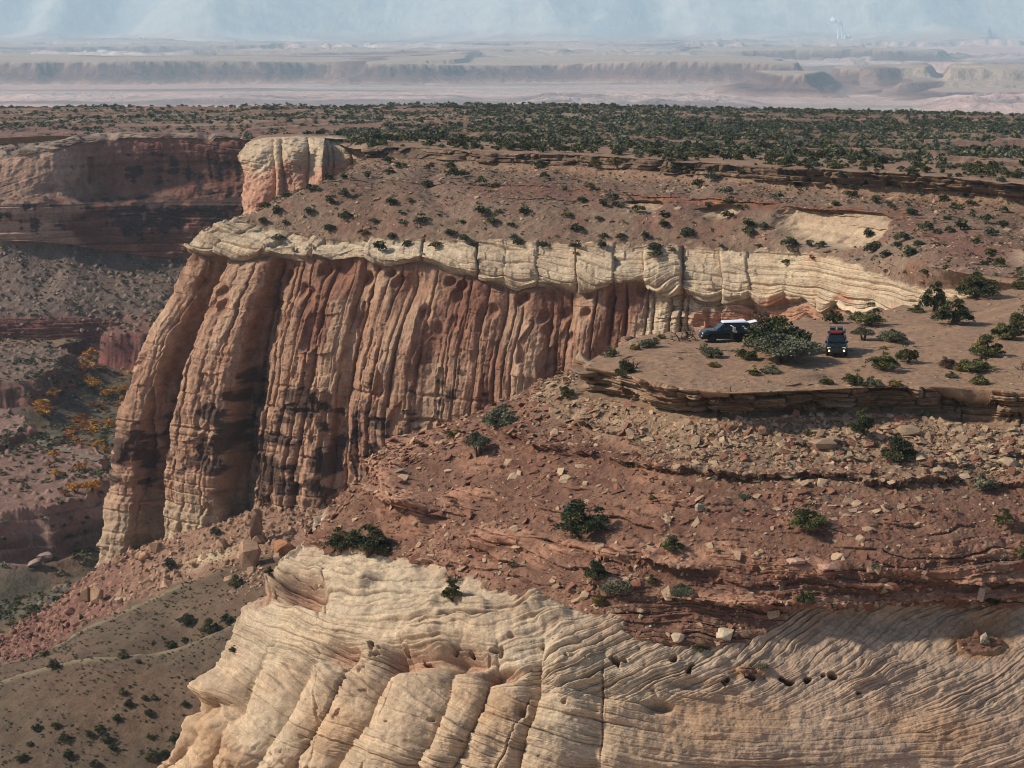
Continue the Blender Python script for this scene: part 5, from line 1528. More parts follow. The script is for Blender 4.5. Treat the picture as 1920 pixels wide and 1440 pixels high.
# cottonwoods in autumn colour along the wash
def cottonwood(seed, kind):
    r = np.random.default_rng(seed); pal = LEAF[kind]
    n = 16; cen = []; ton = []
    for k in range(n):
        a = r.uniform(0, 6.28); q = math.sqrt(r.uniform(0, 1))
        cen.append((math.cos(a) * q * .36, math.sin(a) * q * .36, r.uniform(0.3, 0.82 - 0.3 * q))); ton.append(pal[r.integers(0, 3)] * r.uniform(.75, 1.15))
    V, F, C = leaf_cloud(r, cen, r.uniform(0.11, 0.18, n), ton, 42, 0.05)
    tv, tf = [], []
    for k in range(4):
        c = Vector(cen[k]); tube(tv, tf, [(0, 0, -.1), (c.x * .3, c.y * .3, .25), c], [.035, .025, .01])
    return raw_mesh('crown', V, F, M_LEAF, C), raw_mesh('trunk', tv, tf, M_BARK)


COT = {k: [cottonwood(400 + i + 7 * len(k), k) for i in range(2)] for k in ('gold', 'orange', 'rust')}
CW = [(170, 676, 34, 24, 'orange'), (150, 692, 28, 14, 'orange'), (185, 694, 30, 13, 'rust'), (165, 716, 26, 18, 'rust'), (177, 730, 36, 26, 'gold'), (198, 744, 22, 20, 'gold'), (212, 746, 26, 26, 'gold'), (232, 735, 22, 18, 'orange'),
      (98, 748, 30, 22, 'gold'), (76, 764, 30, 20, 'gold'), (82, 780, 36, 22, 'orange'), (204, 806, 24, 28, 'gold'), (182, 840, 20, 17, 'orange'), (196, 848, 18, 20, 'orange'), (122, 822, 24, 12, 'rust'), (132, 812, 26, 9, 'orange'),
      (100, 858, 22, 18, 'orange'), (146, 884, 20, 24, 'orange'), (160, 876, 9, 14, 'gold'), (92, 876, 24, 14, 'rust'), (104, 892, 24, 16, 'orange'), (142, 924, 34, 26, 'orange'), (174, 922, 38, 26, 'gold'), (120, 930, 22, 16, 'rust'), (180, 760, 30, 9, 'rust'), (150, 800, 34, 9, 'rust'), (240, 752, 16, 14, 'orange')]
for k, (x, y, w, h, kd) in enumerate(CW):
    p = spot(x, y)
    while p.y < 480 and x > 20:
        x -= 6; p = spot(x, y)
    q = px_m(p)
    o = empty('cottonwood_tree', (p.x, p.y, p.z - 0.2), random.uniform(0, 6.28))
    o.scale = (w / q / .84, w / q / .84, h / q / .80)
    cr, tr = COT[kd][k % 2]
    part('crown', cr, o); part('trunk', tr, o)
    tag(o, {4: 'bright yellow cottonwood on the canyon floor, largest of the yellow row', 0: 'round orange cottonwood in the shaded bend beneath the red outcrop', 11: 'vivid yellow cottonwood touching the outline of the fluted cliff', 9: 'yellow cottonwood under the bank of the shaded mound'}.get(k, {'gold': 'yellow autumn cottonwood along the dry wash', 'orange': 'orange autumn cottonwood along the dry wash', 'rust': 'rusty brown thicket tree along the dry wash'}[kd]), 'tree', 'autumn cottonwoods on the canyon floor')

fpx, fpy = FLOOR['px'], FLOOR['py']
wq = np.exp(-((fpx - 165) / 60) ** 2) * (fpy > 660) * (fpy < 960) * (fp[..., 2] < -98) * (0.05 + sst(0.0, 0.3, fbm(fp, 18, 3, 817)))
pp, kk = scatter_grid(FLOOR, wq, 520, r4)
gold_kit = []
for k in range(5):
    r = np.random.default_rng(390 + k); pal = LEAF[['gold', 'rust', 'orange', 'rust', 'gold'][k]]
    cen = [(r.normal() * .2, r.normal() * .2, r.uniform(.15, .4)) for _ in range(5)]
    gold_kit.append(leaf_cloud(r, cen, [0.2] * 5, [pal[i % 3] for i in range(5)], 9, 0.15))
sz = r4.uniform(0.9, 2.6, len(pp))
merge_scatter('undergrowth', gold_kit, pp, sz, sz * 0.7, r4.uniform(0, 6.28, len(pp)), r4.integers(0, 5, len(pp)), M_LEAF, 'rusty and golden thickets along the dry wash on the canyon floor', 'thicket')

# pale wash on the canyon floor
def wash():
    pts = [p for p in (spot(x, y) for x, y in ((72, 826), (82, 832), (96, 838), (116, 842), (140, 848), (165, 856), (190, 862), (212, 868))) if p.y > 480]
    if len(pts) < 3:
        return
    pts = curve([tuple(p) for p in pts], 60)
    V, F = [], []
    for i, p in enumerate(pts):
        d = pts[min(i + 1, 59)] - pts[max(i - 1, 0)]; n_ = np.array([-d[1], d[0], 0]); n_ /= np.linalg.norm(n_) + 1e-9
        w = 1.6 + 0.6 * math.sin(i * 0.7)
        for k in (-1, 0, 1):
            V.append(tuple(p + n_ * w * k + [0, 0, 0.5 - 0.3 * abs(k)]))
    for i in range(59):
        for k in (0, 1):
            F.append((3 * i + k, 3 * i + k + 1, 3 * i + k + 4, 3 * i + k + 3))
    me = raw_mesh('wash', V, F, ground_mat('wash_sand', (0.8, 4), bump=0.3, var=0.2), np.zeros((len(V), 3)) + rgb(126, 114, 98), True)
    o = bpy.data.objects.new('path', me); COL.objects.link(o); tag(o, 'pale winding wash on the canyon floor', None, None, 'structure')


wash()
print('plants', time.time() - T0)

# ------------------------------------------------------------------ loose stones
import bmesh


def hull(seed, sx, sy, sz, n=14):
    r = np.random.default_rng(seed)
    bm = bmesh.new()
    for k in range(n):
        v = r.normal(size=3); v /= np.linalg.norm(v); v = np.sign(v) * np.abs(v) ** 0.72 * r.uniform(0.8, 1.1)
        bm.verts.new((v[0] * sx * .5, v[1] * sy * .5, v[2] * sz * .5))
    res = bmesh.ops.convex_hull(bm, input=bm.verts)
    bmesh.ops.delete(bm, geom=[g for g in res['geom_interior'] if isinstance(g, bmesh.types.BMVert)], context='VERTS')
    bmesh.ops.triangulate(bm, faces=bm.faces)
    bm.verts.index_update()
    V = np.array([v.co for v in bm.verts]); F = np.array([[v.index for v in f.verts] for f in bm.faces])
    bm.free()
    return V, F


SLABS = [hull(500 + k, 1.0, 0.72, 0.13 + 0.07 * (k % 3), 11) for k in range(8)]
BLOCKS = [hull(520 + k, 1.0, 0.85, 0.7, 12) for k in range(8)]


def stones(name, kits, pts, nrm, size, tones, r, tilt, label):
    Vs, Fs, Cs = [], [], []; off = 0
    n = len(pts)
    kidx = r.integers(0, len(kits), n); rz = r.uniform(0, 6.28, n)
    nn = nrm + r.normal(size=(n, 3)) * tilt
    nn /= np.linalg.norm(nn, axis=1, keepdims=True)
    t = np.stack([np.cos(rz), np.sin(rz), np.zeros(n)], 1)
    b = np.cross(nn, t); b /= np.linalg.norm(b, axis=1, keepdims=True) + 1e-9
    t = np.cross(b, nn)
    for j, (V, F) in enumerate(kits):
        q = np.nonzero(kidx == j)[0]
        Q = (V[None, :, :1] * t[q][:, None] + V[None, :, 1:2] * b[q][:, None] + V[None, :, 2:] * nn[q][:, None]) * size[q][:, None, None] + (pts[q] + nn[q] * size[q][:, None] * 0.05)[:, None]
        Vs.append(Q.reshape(-1, 3)); Fs.append((F[None] + off + (np.arange(len(q)) * len(V))[:, None, None]).reshape(-1, 3))
        Cs.append(np.repeat(tones[q], len(V), 0)); off += len(q) * len(V)
    me = raw_mesh(name, np.concatenate(Vs), np.concatenate(Fs), M_ROCK if 'near' in label else M_BOULDER, np.concatenate(Cs))
    o = bpy.data.objects.new(name, me); COL.objects.link(o)
    return tag(o, label, 'rubble', None, 'stuff')


r5 = np.random.default_rng(77)


def near_stones():
    px, py, W = NEAR['px'], NEAR['py'], NEAR['W']
    dens = fbm(NEAR['P'], 7, 3, 821)
    up = np.exp(-((W - 2.45) / 0.45) ** 2) * (0.5 + 1.2 * sst(1150, 1350, px))
    wg = NEAR['slope'] * (W > 2.05) * (0.55 + 1.0 * sst(-0.25, 0.35, dens) + 1.0 * up)
    pts, k = scatter_grid(NEAR, wg, 76000, r5)
    Wk = W.reshape(-1)[k]; red = NEAR['redm'].reshape(-1)[k]; nr = NEAR['n'].reshape(-1, 3)[k]; pxk = px.reshape(-1)[k]
    size = 0.10 * np.exp(r5.normal(size=len(pts)) * 0.74 + 0.52)
    size *= 1 + 0.55 * np.exp(-((Wk - 2.45) / 0.4) ** 2) * sst(1150, 1350, pxk)
    size = np.clip(size, 0.08, 1.25)
    u = r5.uniform(size=(len(pts), 1))
    tan = TAN * r5.uniform(0.7, 1.15, (len(pts), 1)); rd = rgb(142, 98, 78) * r5.uniform(0.75, 1.15, (len(pts), 1))
    tones = np.where(u < 0.25 + 0.42 * red[:, None], rd, np.where(u > 0.93, CREAM * 1.0, tan))
    stones('rubble', SLABS, pts, nr, size, tones, r5, 0.33, 'flat broken stones strewn over the red slope of the near mesa')
    wg = (W < 0.97) * (0.3 + 1.0 * (W > 0.6)) + NEAR['slick'] * 0.10 * (W < 5.6)
    pts, k = scatter_grid(NEAR, wg, 11000, r5)
    nr = NEAR['n'].reshape(-1, 3)[k]
    size = np.clip(0.07 * np.exp(r5.normal(size=len(pts)) * 0.6 + 0.35), 0.06, 0.6)
    stones('gravel', SLABS, pts, nr, size, TAN * r5.uniform(0.6, 1.1, (len(pts), 1)), r5, 0.2, 'small stones sprinkled over the bare bench of the near mesa')


near_stones()


def cliff_stones():
    W = CLIFF['W']
    wg = (W > 2.02) * (W < 4.95) * (CLIFF['sc'] < 0.3) * (0.3 + 0.8 * sst(-0.2, 0.3, fbm(CLIFF['P'], 12, 3, 831)) + 1.2 * np.exp(-((W - 2.2) / 0.25) ** 2))
    pts, k = scatter_grid(CLIFF, wg, 16000, r5)
    size = np.clip(0.24 * np.exp(r5.normal(size=len(pts)) * 0.55 + 0.4), 0.2, 2.2)
    u = r5.uniform(size=(len(pts), 1))
    tones = np.where(u < 0.35, rgb(140, 100, 82), TAN) * r5.uniform(0.75, 1.15, (len(pts), 1))
    stones('rubble', SLABS, pts, CLIFF['n'].reshape(-1, 3)[k], size, tones, r5, 0.35, 'broken stones over the slope above the fluted cliff')
    W = HILLS['W']; px = HILLS['px']
    wg = HILLS['rub'] * (W > 1.0) * (px > -80) * (px < 640) * (0.5 + sst(-0.2, 0.3, fbm(HILLS['P'], 9, 2, 835)))
    wg = wg + 0.5 * (px > 430) * (W > 1.9) * (W < 3.2)
    pts, k = scatter_grid(HILLS, wg, 4200, r5)
    size = np.clip(0.42 * np.exp(r5.normal(size=len(pts)) * 0.6 + 0.3), 0.3, 3.2)
    pk = px.reshape(-1)[k][:, None]
    tones = np.where(r5.uniform(size=(len(pts), 1)) < sst(300, 60, pk) * 0.8, rgb(138, 96, 82), rgb(178, 142, 114)) * r5.uniform(0.75, 1.12, (len(pts), 1))
    nn = np.repeat(np.array([[0, -0.2, 1.0]]), len(pts), 0)
    stones('rubble', BLOCKS, pts, nn, size, tones, r5, 0.4, 'boulder rubble spilled below the foot of the fluted cliff')
    W = WALL['W']
    wg = (W > 5.0) * (W < 6.6) * (0.3 + sst(0.0, 0.4, fbm(WALL['P'], 25, 2, 836))) * (WALL['px'] < 560)
    pts, k = scatter_grid(WALL, wg, 1500, r5)
    size = np.clip(0.8 * np.exp(r5.normal(size=len(pts)) * 0.5 + 0.2), 0.6, 5)
    nn = np.repeat(np.array([[0, -0.3, 1.0]]), len(pts), 0)
    stones('rubble', BLOCKS, pts, nn, size, rgb(150, 126, 110) * r5.uniform(0.75, 1.12, (len(pts), 1)), r5, 0.4, 'grey fallen blocks on the shaded apron under the far canyon wall')


cliff_stones()

BOULD = [
    (467, 1060, 44, 56, 'huge split tan block fallen below the cliff, largest of the boulders', (186, 150, 120)),
    (480, 1008, 26, 60, 'upright ribbed slab standing against the foot of the cliff', (150, 118, 96)),
    (533, 1038, 40, 30, 'orange angular boulder beside the huge split block', (182, 128, 92)),
    (520, 1052, 24, 18, 'small tan boulder tucked under the orange one', (170, 138, 112)),
    (488, 1082, 34, 20, 'low wedge of rock lying below the huge split block', (190, 152, 122)),
    (183, 1130, 26, 38, 'pointed tan boulder, tallest on the red talus', (190, 154, 122)),
    (162, 1126, 26, 28, 'squat shadowed block beside the pointed boulder', (150, 118, 94)),
    (220, 1131, 20, 14, 'pale flat boulder on the talus crest', (200, 170, 138)),
    (140, 1170, 24, 18, 'pinkish boulder low on the red talus', (176, 132, 112)),
    (270, 1050, 24, 18, 'tan boulder right at the foot of the split buttress', (178, 138, 108)),
    (292, 1034, 30, 20, 'broad brown boulder in the cleft between the two buttresses', (164, 126, 98)),
    (62, 1060, 32, 16, 'grey rounded boulder on the shaded canyon bench', (156, 132, 118)),
    (84, 1052, 36, 18, 'long grey boulder on the shaded canyon bench', (160, 136, 122)),
    (1683, 1134, 16, 16, 'whitish round boulder on the orange rock lip', (205, 192, 178)),
    (1838, 1122, 16, 24, 'upright grey boulder beside a dark bush', (176, 156, 138)),
    (1842, 1204, 14, 22, 'leaning pale stone standing on the slickrock', (190, 168, 148)),
    (1310, 956, 20, 14, 'six-sided grey slab lying on red soil', (176, 156, 130)),
    (1478, 894, 38, 14, 'broad flat tan slab tipped on the thin dark ledge', (188, 158, 130)),
    (1545, 838, 58, 18, 'great fractured slab fallen below the ledge', (164, 138, 112)),
    (1432, 812, 34, 15, 'tilted brown slab leaning below the ledge', (150, 118, 94)),
    (1700, 812, 52, 16, 'long flat slab between the two dark junipers under the ledge', (176, 150, 122)),
    (1888, 872, 40, 16, 'pale flat slab above the straggly juniper', (184, 158, 128)),
    (1360, 1196, 40, 18, 'row of rounded pale blocks edging the red hollow in the slickrock', (206, 186, 156)),
    (1270, 1200, 28, 16, 'rounded pale block at the upper corner of the red hollow', (204, 184, 154)),
    (1555, 1066, 44, 12, 'pinkish slab perched on the salmon shelf', (190, 150, 128)),
    (1490, 1056, 36, 12, 'pale pink slab on the shelf beside the perched one', (198, 160, 138)),
]
for k, (x, y, w, h, lab, tone) in enumerate(BOULD):
    p = spot(x, y); q = px_m(p)
    V, F = hull(600 + k, w / q, w / q * 0.8, h / q * 1.15, 20)
    V = V + [0, 0, h / q * 0.42]
    me = raw_mesh('boulder', V, F, M_BOULDER if p.y > 250 else M_ROCK, np.zeros((len(V), 3)) + rgb(*tone))
    o = bpy.data.objects.new('boulder', me); COL.objects.link(o); o.location = p
    o.rotation_euler = (0, 0, random.uniform(-0.4, 0.4))
    tag(o, lab, 'boulder', 'fallen boulders')
print('stones', time.time() - T0)

# ------------------------------------------------------------------ the two vehicles
M_PAINT = plain_mat('dark_green_paint', tuple(rgb(20, 27, 24)), 0.28, metal=0.25, var=0.12, scale=3)
M_BLACK = plain_mat('black_trim', tuple(rgb(26, 26, 28)), 0.6, var=0.2, scale=5)
M_GLASS = plain_mat('dark_glass', tuple(rgb(22, 27, 32)), 0.08, var=0.1, scale=2, spec=0.6)
M_TYRE = plain_mat('tyre_rubber', tuple(rgb(30, 29, 29)), 0.9, var=0.25, scale=9)
M_RIM = plain_mat('rim_metal', tuple(rgb(48, 48, 50)), 0.45, metal=0.5)
M_WHITE = plain_mat('white_shell', tuple(rgb(226, 226, 230)), 0.4, var=0.06)
M_PALE = plain_mat('pale_fabric', tuple(rgb(206, 202, 190)), 0.8, var=0.15)
M_LAMP = plain_mat('headlamp', tuple(rgb(232, 234, 236)), 0.12, var=0.05)
M_AMBER = plain_mat('amber_lamp', (1.0, 0.50, 0.10), 0.3, var=0.02, emit=5.0)
M_TAIL = plain_mat('tail_lamp', tuple(rgb(150, 24, 22)), 0.25)
M_RED = plain_mat('red_board', tuple(rgb(196, 56, 52)), 0.5, var=0.12)
M_CASE = plain_mat('case_plastic', tuple(rgb(52, 54, 56)), 0.5, var=0.15)
M_YELLOW = plain_mat('sticker_yellow', tuple(rgb(206, 180, 70)), 0.5)


def box_mesh(name, boxes, mat, bev=0.02):
    """boxes: (x0,x1,y0,y1,z0,z1[,top inset])"""
    bm = bmesh.new()
    for bx in boxes:
        x0, x1, y0, y1, z0, z1 = bx[:6]; ins = bx[6] if len(bx) > 6 else 0
        vs = [bm.verts.new(p) for p in ((x0, y0, z0), (x1, y0, z0), (x1, y1, z0), (x0, y1, z0), (x0 + ins, y0 + ins, z1), (x1 - ins, y0 + ins, z1), (x1 - ins, y1 - ins, z1), (x0 + ins, y1 - ins, z1))]
        for f in ((0, 3, 2, 1), (4, 5, 6, 7), (0, 1, 5, 4), (1, 2, 6, 5), (2, 3, 7, 6), (3, 0, 4, 7)):
            bm.faces.new([vs[i] for i in f])
    if bev:
        bmesh.ops.bevel(bm, geom=list(bm.edges), offset=bev, segments=2, affect='EDGES', profile=0.5)
    me = bpy.data.meshes.new(name); bm.to_mesh(me); bm.free(); me.materials.append(mat)
    return me


def prism(name, ring_a, ring_b, mat, bev=0.0, smooth=False):
    """a closed solid between two rings of equal length"""
    bm = bmesh.new()
    A = [bm.verts.new(p) for p in ring_a]; B = [bm.verts.new(p) for p in ring_b]
    n = len(A)
    bm.faces.new(A[::-1]); bm.faces.new(B)
    for i in range(n):
        bm.faces.new((A[i], A[(i + 1) % n], B[(i + 1) % n], B[i]))
    bmesh.ops.recalc_face_normals(bm, faces=bm.faces)
    if bev:
        bmesh.ops.bevel(bm, geom=list(bm.edges), offset=bev, segments=2, affect='EDGES', profile=0.5)
    me = bpy.data.meshes.new(name); bm.to_mesh(me); bm.free(); me.materials.append(mat)
    return me


def body_mesh():
    """lower body: cross-sections along the length, with a shoulder, a bonnet and wheel openings cut upward"""
    st = [(2.40, .70, .52, .86, .92), (2.34, .84, .42, .96, 1.00), (2.05, .92, .40, 1.02, 1.10), (1.86, .94, .40, 1.04, 1.12)]
    def arch(x):
        a = 0.40
        for cx in (1.42, -1.37):
            d = abs(x - cx)
            if d < 0.55:
                a = max(a, 0.40 + math.sqrt(0.55 ** 2 - d * d) * 1.0)
        return min(a, 0.96)
    xs = [1.97, 1.9, 1.78, 1.6, 1.42, 1.24, 1.06, 0.94, 0.86, 0.5, 0.0, -0.4, -0.8, -0.84, -0.92, -1.05, -1.2, -1.37, -1.55, -1.7, -1.82, -1.9, -1.95, -2.2]
    for x in xs:
        if x >= 1.9: continue
        st.append((x, .955, arch(x), 1.06, 1.16 if x > 0.9 else 1.20))
    st += [(-2.36, .93, .50, 1.06, 1.20), (-2.43, .86, .56, 1.04, 1.16)]
    bm = bmesh.new(); rings = []
    for x, hw, zb, zs, zt in st:
        pts = [(-hw + .06, zb), (-hw, zb + .07), (-hw - .01, max((zb + zs) / 2, zb + .08)), (-hw, max(zs, zb + .09)), (-hw + .07, zt - .015), (-hw + .22, zt), (hw - .22, zt), (hw - .07, zt - .015), (hw, max(zs, zb + .09)), (hw + .01, max((zb + zs) / 2, zb + .08)), (hw, zb + .07), (hw - .06, zb)]
        rings.append([bm.verts.new((x, y, z)) for y, z in pts])
    for a, b in zip(rings[:-1], rings[1:]):
        n = len(a)
        for i in range(n):
            bm.faces.new((a[i], a[(i + 1) % n], b[(i + 1) % n], b[i]))
    bm.faces.new(rings[0]); bm.faces.new(rings[-1][::-1])
    bmesh.ops.recalc_face_normals(bm, faces=bm.faces)
    for f in bm.faces: f.smooth = True
    me = bpy.data.meshes.new('body'); bm.to_mesh(me); bm.free(); me.materials.append(M_PAINT)
    return me


def wheel_parts():
    bm = bmesh.new()
    prof = [(.24, -.12), (.37, -.14), (.415, -.10), (.42, 0), (.415, .10), (.37, .14), (.24, .12)]
    n = 28; rings = []
    for k in range(n):
        a = 2 * math.pi * k / n
        rings.append([bm.verts.new((r * math.cos(a), y, r * math.sin(a))) for r, y in prof])
    for k in range(n):
        a, b = rings[k], rings[(k + 1) % n]
        for i in range(len(prof) - 1):
            bm.faces.new((a[i], a[i + 1], b[i + 1], b[i]))
    bmesh.ops.recalc_face_normals(bm, faces=bm.faces)
    tyre = bpy.data.meshes.new('tyre'); bm.to_mesh(tyre); bm.free(); tyre.materials.append(M_TYRE)
    bm = bmesh.new()
    bmesh.ops.create_cone(bm, cap_ends=True, segments=24, radius1=.25, radius2=.25, depth=.16)
    for k in range(6):
        r_ = bmesh.ops.create_cube(bm, size=1.0)
        for v in r_['verts']:
            c, s_ = math.cos(k * math.pi / 3), math.sin(k * math.pi / 3)
            x, y, z = v.co.x * .2 + .12, v.co.y * .05, v.co.z * .22
            v.co = (x * c - y * s_, x * s_ + y * c, z)
    bmesh.ops.rotate(bm, verts=bm.verts, cent=(0, 0, 0), matrix=__import__('mathutils').Matrix.Rotation(math.pi / 2, 3, 'X'))
    rim = bpy.data.meshes.new('rim'); bm.to_mesh(rim); bm.free(); rim.materials.append(M_RIM)
    return tyre, rim


BODY = body_mesh()
TYRE, RIM = wheel_parts()


def quad_panel(name, pts, th, mat):
    """a thin solid pane from four corners, thickened along its normal"""
    p = [Vector(q) for q in pts]
    n_ = (p[1] - p[0]).cross(p[3] - p[0]).normalized() * th
    return prism(name, [tuple(q) for q in p], [tuple(q + n_) for q in p], mat)


def suv(name, label, loc, rz, tent=False, gear=False, roll=0.0):
    t = empty(name, loc, rz); t.rotation_euler = (roll, 0, rz); t.scale = (0.96,) * 3
    tag(t, label, 'car', 'vehicles parked on the bench')
    part('body', BODY, t)
    # cabin: raked screen, tapered sides
    zb, zt = 1.17, 1.80
    A = [(1.00, -.86, zb), (1.00, .86, zb), (-2.38, .86, zb), (-2.38, -.86, zb)]
    B = [(0.18, -.70, zt), (0.18, .70, zt), (-2.20, .70, zt), (-2.20, -.70, zt)]
    part('cabin', prism('cabin', A, B, M_PAINT, 0.04), t)
    def lerp(u, v, side):      # u: 0 front .. 1 back, v: 0 belt .. 1 roof
        fx = 1.00 + (0.18 - 1.00) * v; bx = -2.38 + 0.18 * v
        return (fx + (bx - fx) * u, side * (.86 - .16 * v + .004), zb + (zt - zb) * v)
    part('windscreen', quad_panel('windscreen', [(0.93, -.74, zb + .07), (0.93, .74, zb + .07), (0.26, .62, zt - .06), (0.26, -.62, zt - .06)], 0.045, M_GLASS), t)
    part('rear_window', quad_panel('rear_window', [(-2.37, .70, zb + .12), (-2.37, -.70, zb + .12), (-2.24, -.6, zt - .08), (-2.24, .6, zt - .08)], 0.03, M_GLASS), t)
    for sd in (1, -1):
        for nm, u0, u1 in (('front_window', .13, .37), ('middle_window', .40, .63), ('quarter_window', .70, .93)):
            if tent and sd == 1 and nm == 'middle_window':
                continue
            q = [lerp(u0 + (0.03 if nm == 'front_window' else 0), .10, sd), lerp(u1, .10, sd), lerp(u1, .84, sd), lerp(u0 + (0.10 if nm == 'front_window' else 0), .84, sd)]
            w = part('window', quad_panel(nm, q if sd < 0 else q[::-1], 0.015, M_GLASS), t)
            if tent and sd == 1 and nm == 'quarter_window':
                for (a, b_, c, d, m_) in ((.74, .79, .55, .70, M_PALE), (.80, .84, .35, .60, M_YELLOW), (.80, .90, .18, .32, M_WHITE), (.86, .89, .45, .62, M_PALE)):
                    qq = [Vector(lerp(a, c, sd)), Vector(lerp(b_, c, sd)), Vector(lerp(b_, d, sd)), Vector(lerp(a, d, sd))]
                    qq = [tuple(v + Vector((0, .018, .004))) for v in qq]
                    part('sticker', quad_panel('sticker', qq[::-1], 0.004, m_), w)
        part('mirror', box_mesh('mirror', [(0.62, 0.80, sd * .97 - .09, sd * .97 + .09, 1.14, 1.31)], M_BLACK, .03), t)
        part('headlight', box_mesh('headlight', [(2.16, 2.385, sd * .68 - .15, sd * .68 + .15, .84, .98)], M_LAMP, .03), t)
        part('fog_light', box_mesh('fog_light', [(2.30, 2.44, sd * .68 - .08, sd * .68 + .08, .58, .73)], M_AMBER if gear else M_LAMP, .03), t)
        part('tail_light', box_mesh('tail_light', [(-2.46, -2.30, sd * .86 - .07, sd * .86 + .07, .98, 1.22)], M_TAIL, .02), t)
        part('sill_step', box_mesh('sill_step', [(-.78, .84, sd * .97 - .06, sd * .97 + .06, .36, .45)], M_BLACK, .02), t)
        for x in (1.42, -1.37):
            bm = bmesh.new()                      # flared arch
            for k in range(13):
                a = math.pi * k / 12
                for r_ in (.50, .59):
                    for y in (sd * .93, sd * 1.0):
                        bm.verts.new((x + r_ * math.cos(a), y, .42 + r_ * math.sin(a)))
            bm.verts.ensure_lookup_table()
            for k in range(12):
                i = k * 4; j = i + 4
                for q in ((0, 1), (1, 3), (3, 2), (2, 0)):
                    bm.faces.new((bm.verts[i + q[0]], bm.verts[i + q[1]], bm.verts[j + q[1]], bm.verts[j + q[0]]))
            bmesh.ops.recalc_face_normals(bm, faces=bm.faces)
            me = bpy.data.meshes.new('wheel_arch'); bm.to_mesh(me); bm.free(); me.materials.append(M_BLACK)
            part('wheel_arch', me, t)
            wv = part('wheel', TYRE, t); wv.location = (x, sd * .84, .42)
            part('rim', RIM, wv)
    part('underbody', box_mesh('underbody', [(-2.2, 2.1, -.62, .62, .34, .62), (0.9, 1.95, -.80, .80, .46, .98), (-1.9, -.9, -.80, .80, .46, .98)], M_BLACK, .02), t)
    part('bumper', box_mesh('bumper', [(2.12, 2.50, -.84, .84, .44, .60), (2.30, 2.47, -.56, .56, .58, .80)], M_BLACK, .04), t)
    part('rear_bumper', box_mesh('rear_bumper', [(-2.52, -2.30, -.88, .88, .46, .66)], M_BLACK, .04), t)
    part('grille', box_mesh('grille', [(2.33, 2.42, -.50, .50, .74, .93)], M_BLACK, .02), t)
    part('bonnet_scoop', box_mesh('bonnet_scoop', [(1.20, 1.95, -.42, .42, 1.10, 1.185, .05)], M_PAINT, .03), t)
    part('roof_rack', box_mesh('roof_rack', [(-2.1, .15, -.66, -.61, 1.82, 1.89), (-2.1, .15, .61, .66, 1.82, 1.89)] + [(x, x + .06, -.64, .64, 1.84, 1.88) for x in (-2.0, -1.4, -.8, -.2)], M_BLACK, .008), t)
    if tent:
        part('roof_tent', prism('roof_tent', [(.38, -.66, 1.89), (.38, .66, 1.89), (-2.05, .66, 1.89), (-2.05, -.66, 1.89)], [(.22, -.60, 1.98), (.22, .60, 1.98), (-1.95, .60, 2.06), (-1.95, -.60, 2.06)], M_WHITE, .04), t)
        part('tailgate', prism('tailgate', [(-2.22, -.66, 1.80), (-2.22, .66, 1.80), (-3.05, .62, 1.97), (-3.05, -.62, 1.97)], [(-2.22, -.66, 1.85), (-2.22, .66, 1.85), (-3.05, .62, 2.02), (-3.05, -.62, 2.02)], M_WHITE, .015), t)
        part('doorway', quad_panel('doorway', [(-1.22, .962, .50), (-.38, .962, .50), (-.42, .72, 1.70), (-1.18, .72, 1.70)][::-1], 0.02, M_BLACK), t)  # flat black panel: the dark of the open doorway put in as colour
        d = part('rear_door', box_mesh('rear_door', [(0, .06, 0, .86, 0, .72)], M_PAINT, .02), t)
        d.location = (-.34, .93, .48); d.rotation_euler = (0, 0, R(12))
        part('door_window', box_mesh('door_window', [(0.005, .045, .06, .70, .74, 1.20)], M_GLASS, .01), d)
        part('window_frame', box_mesh('window_frame', [(0, .055, .70, .76, .72, 1.22), (0, .055, 0, .74, 1.20, 1.24)], M_PALE, .008), d)
        part('cargo', box_mesh('cargo', [(-1.0, -.62, .90, .985, .95, 1.16), (-.86, -.60, .86, .93, 1.2, 1.5)], M_PALE, .03), t)
        part('ladder', box_mesh('ladder', [(-2.62, -2.57, .50, .55, .80, 1.34), (-2.62, -2.40, .50, .55, 1.30, 1.35)], M_WHITE, .01), t)
        part('skid_plate', box_mesh('skid_plate', [(1.9, 2.42, -.55, .55, .30, .36)], M_RIM, .01), t)
    if gear:
        rk = part('roof_basket', box_mesh('roof_basket', [(-1.95, .10, -.62, .62, 1.90, 1.94), (.04, .10, -.62, .62, 1.90, 2.02)], M_BLACK, .01), t)
        for y in (-.33, .33):
            c = part('storage_case', box_mesh('storage_case', [(-1.5, -.55, y - .27, y + .27, 1.945, 2.30, .03)], M_CASE, .03), t)
            part('case_lid', box_mesh('case_lid', [(-1.53, -.52, y - .285, y + .285, 2.302, 2.36)], M_CASE, .02), c)
        part('traction_board', box_mesh('traction_board', [(.105, .17, -.54, .54, 2.03, 2.17)] + [(.105, .165, -.54 + k * .18, -.44 + k * .18, 1.93, 2.04) for k in range(6)], M_RED, .012), t)
        for sd in (1, -1):
            part('pod_light', box_mesh('pod_light', [(.0, .16, sd * .74 - .09, sd * .74 + .09, 1.92, 2.12)], M_BLACK, .03), t)
        part('awning', box_mesh('awning', [(-2.0, -.05, .70, .86, 1.92, 2.06)], M_CASE, .03), t)
        part('snorkel', box_mesh('snorkel', [(.72, .80, .90, .97, 1.15, 1.30), (.22, .30, .80, .87, 1.3, 1.86)], M_BLACK, .02), t)
        bm = bmesh.new(); bmesh.ops.create_cone(bm, cap_ends=True, segments=6, radius1=.018, radius2=.012, depth=1.35)
        me = bpy.data.meshes.new('antenna'); bm.to_mesh(me); bm.free(); me.materials.append(M_BLACK)
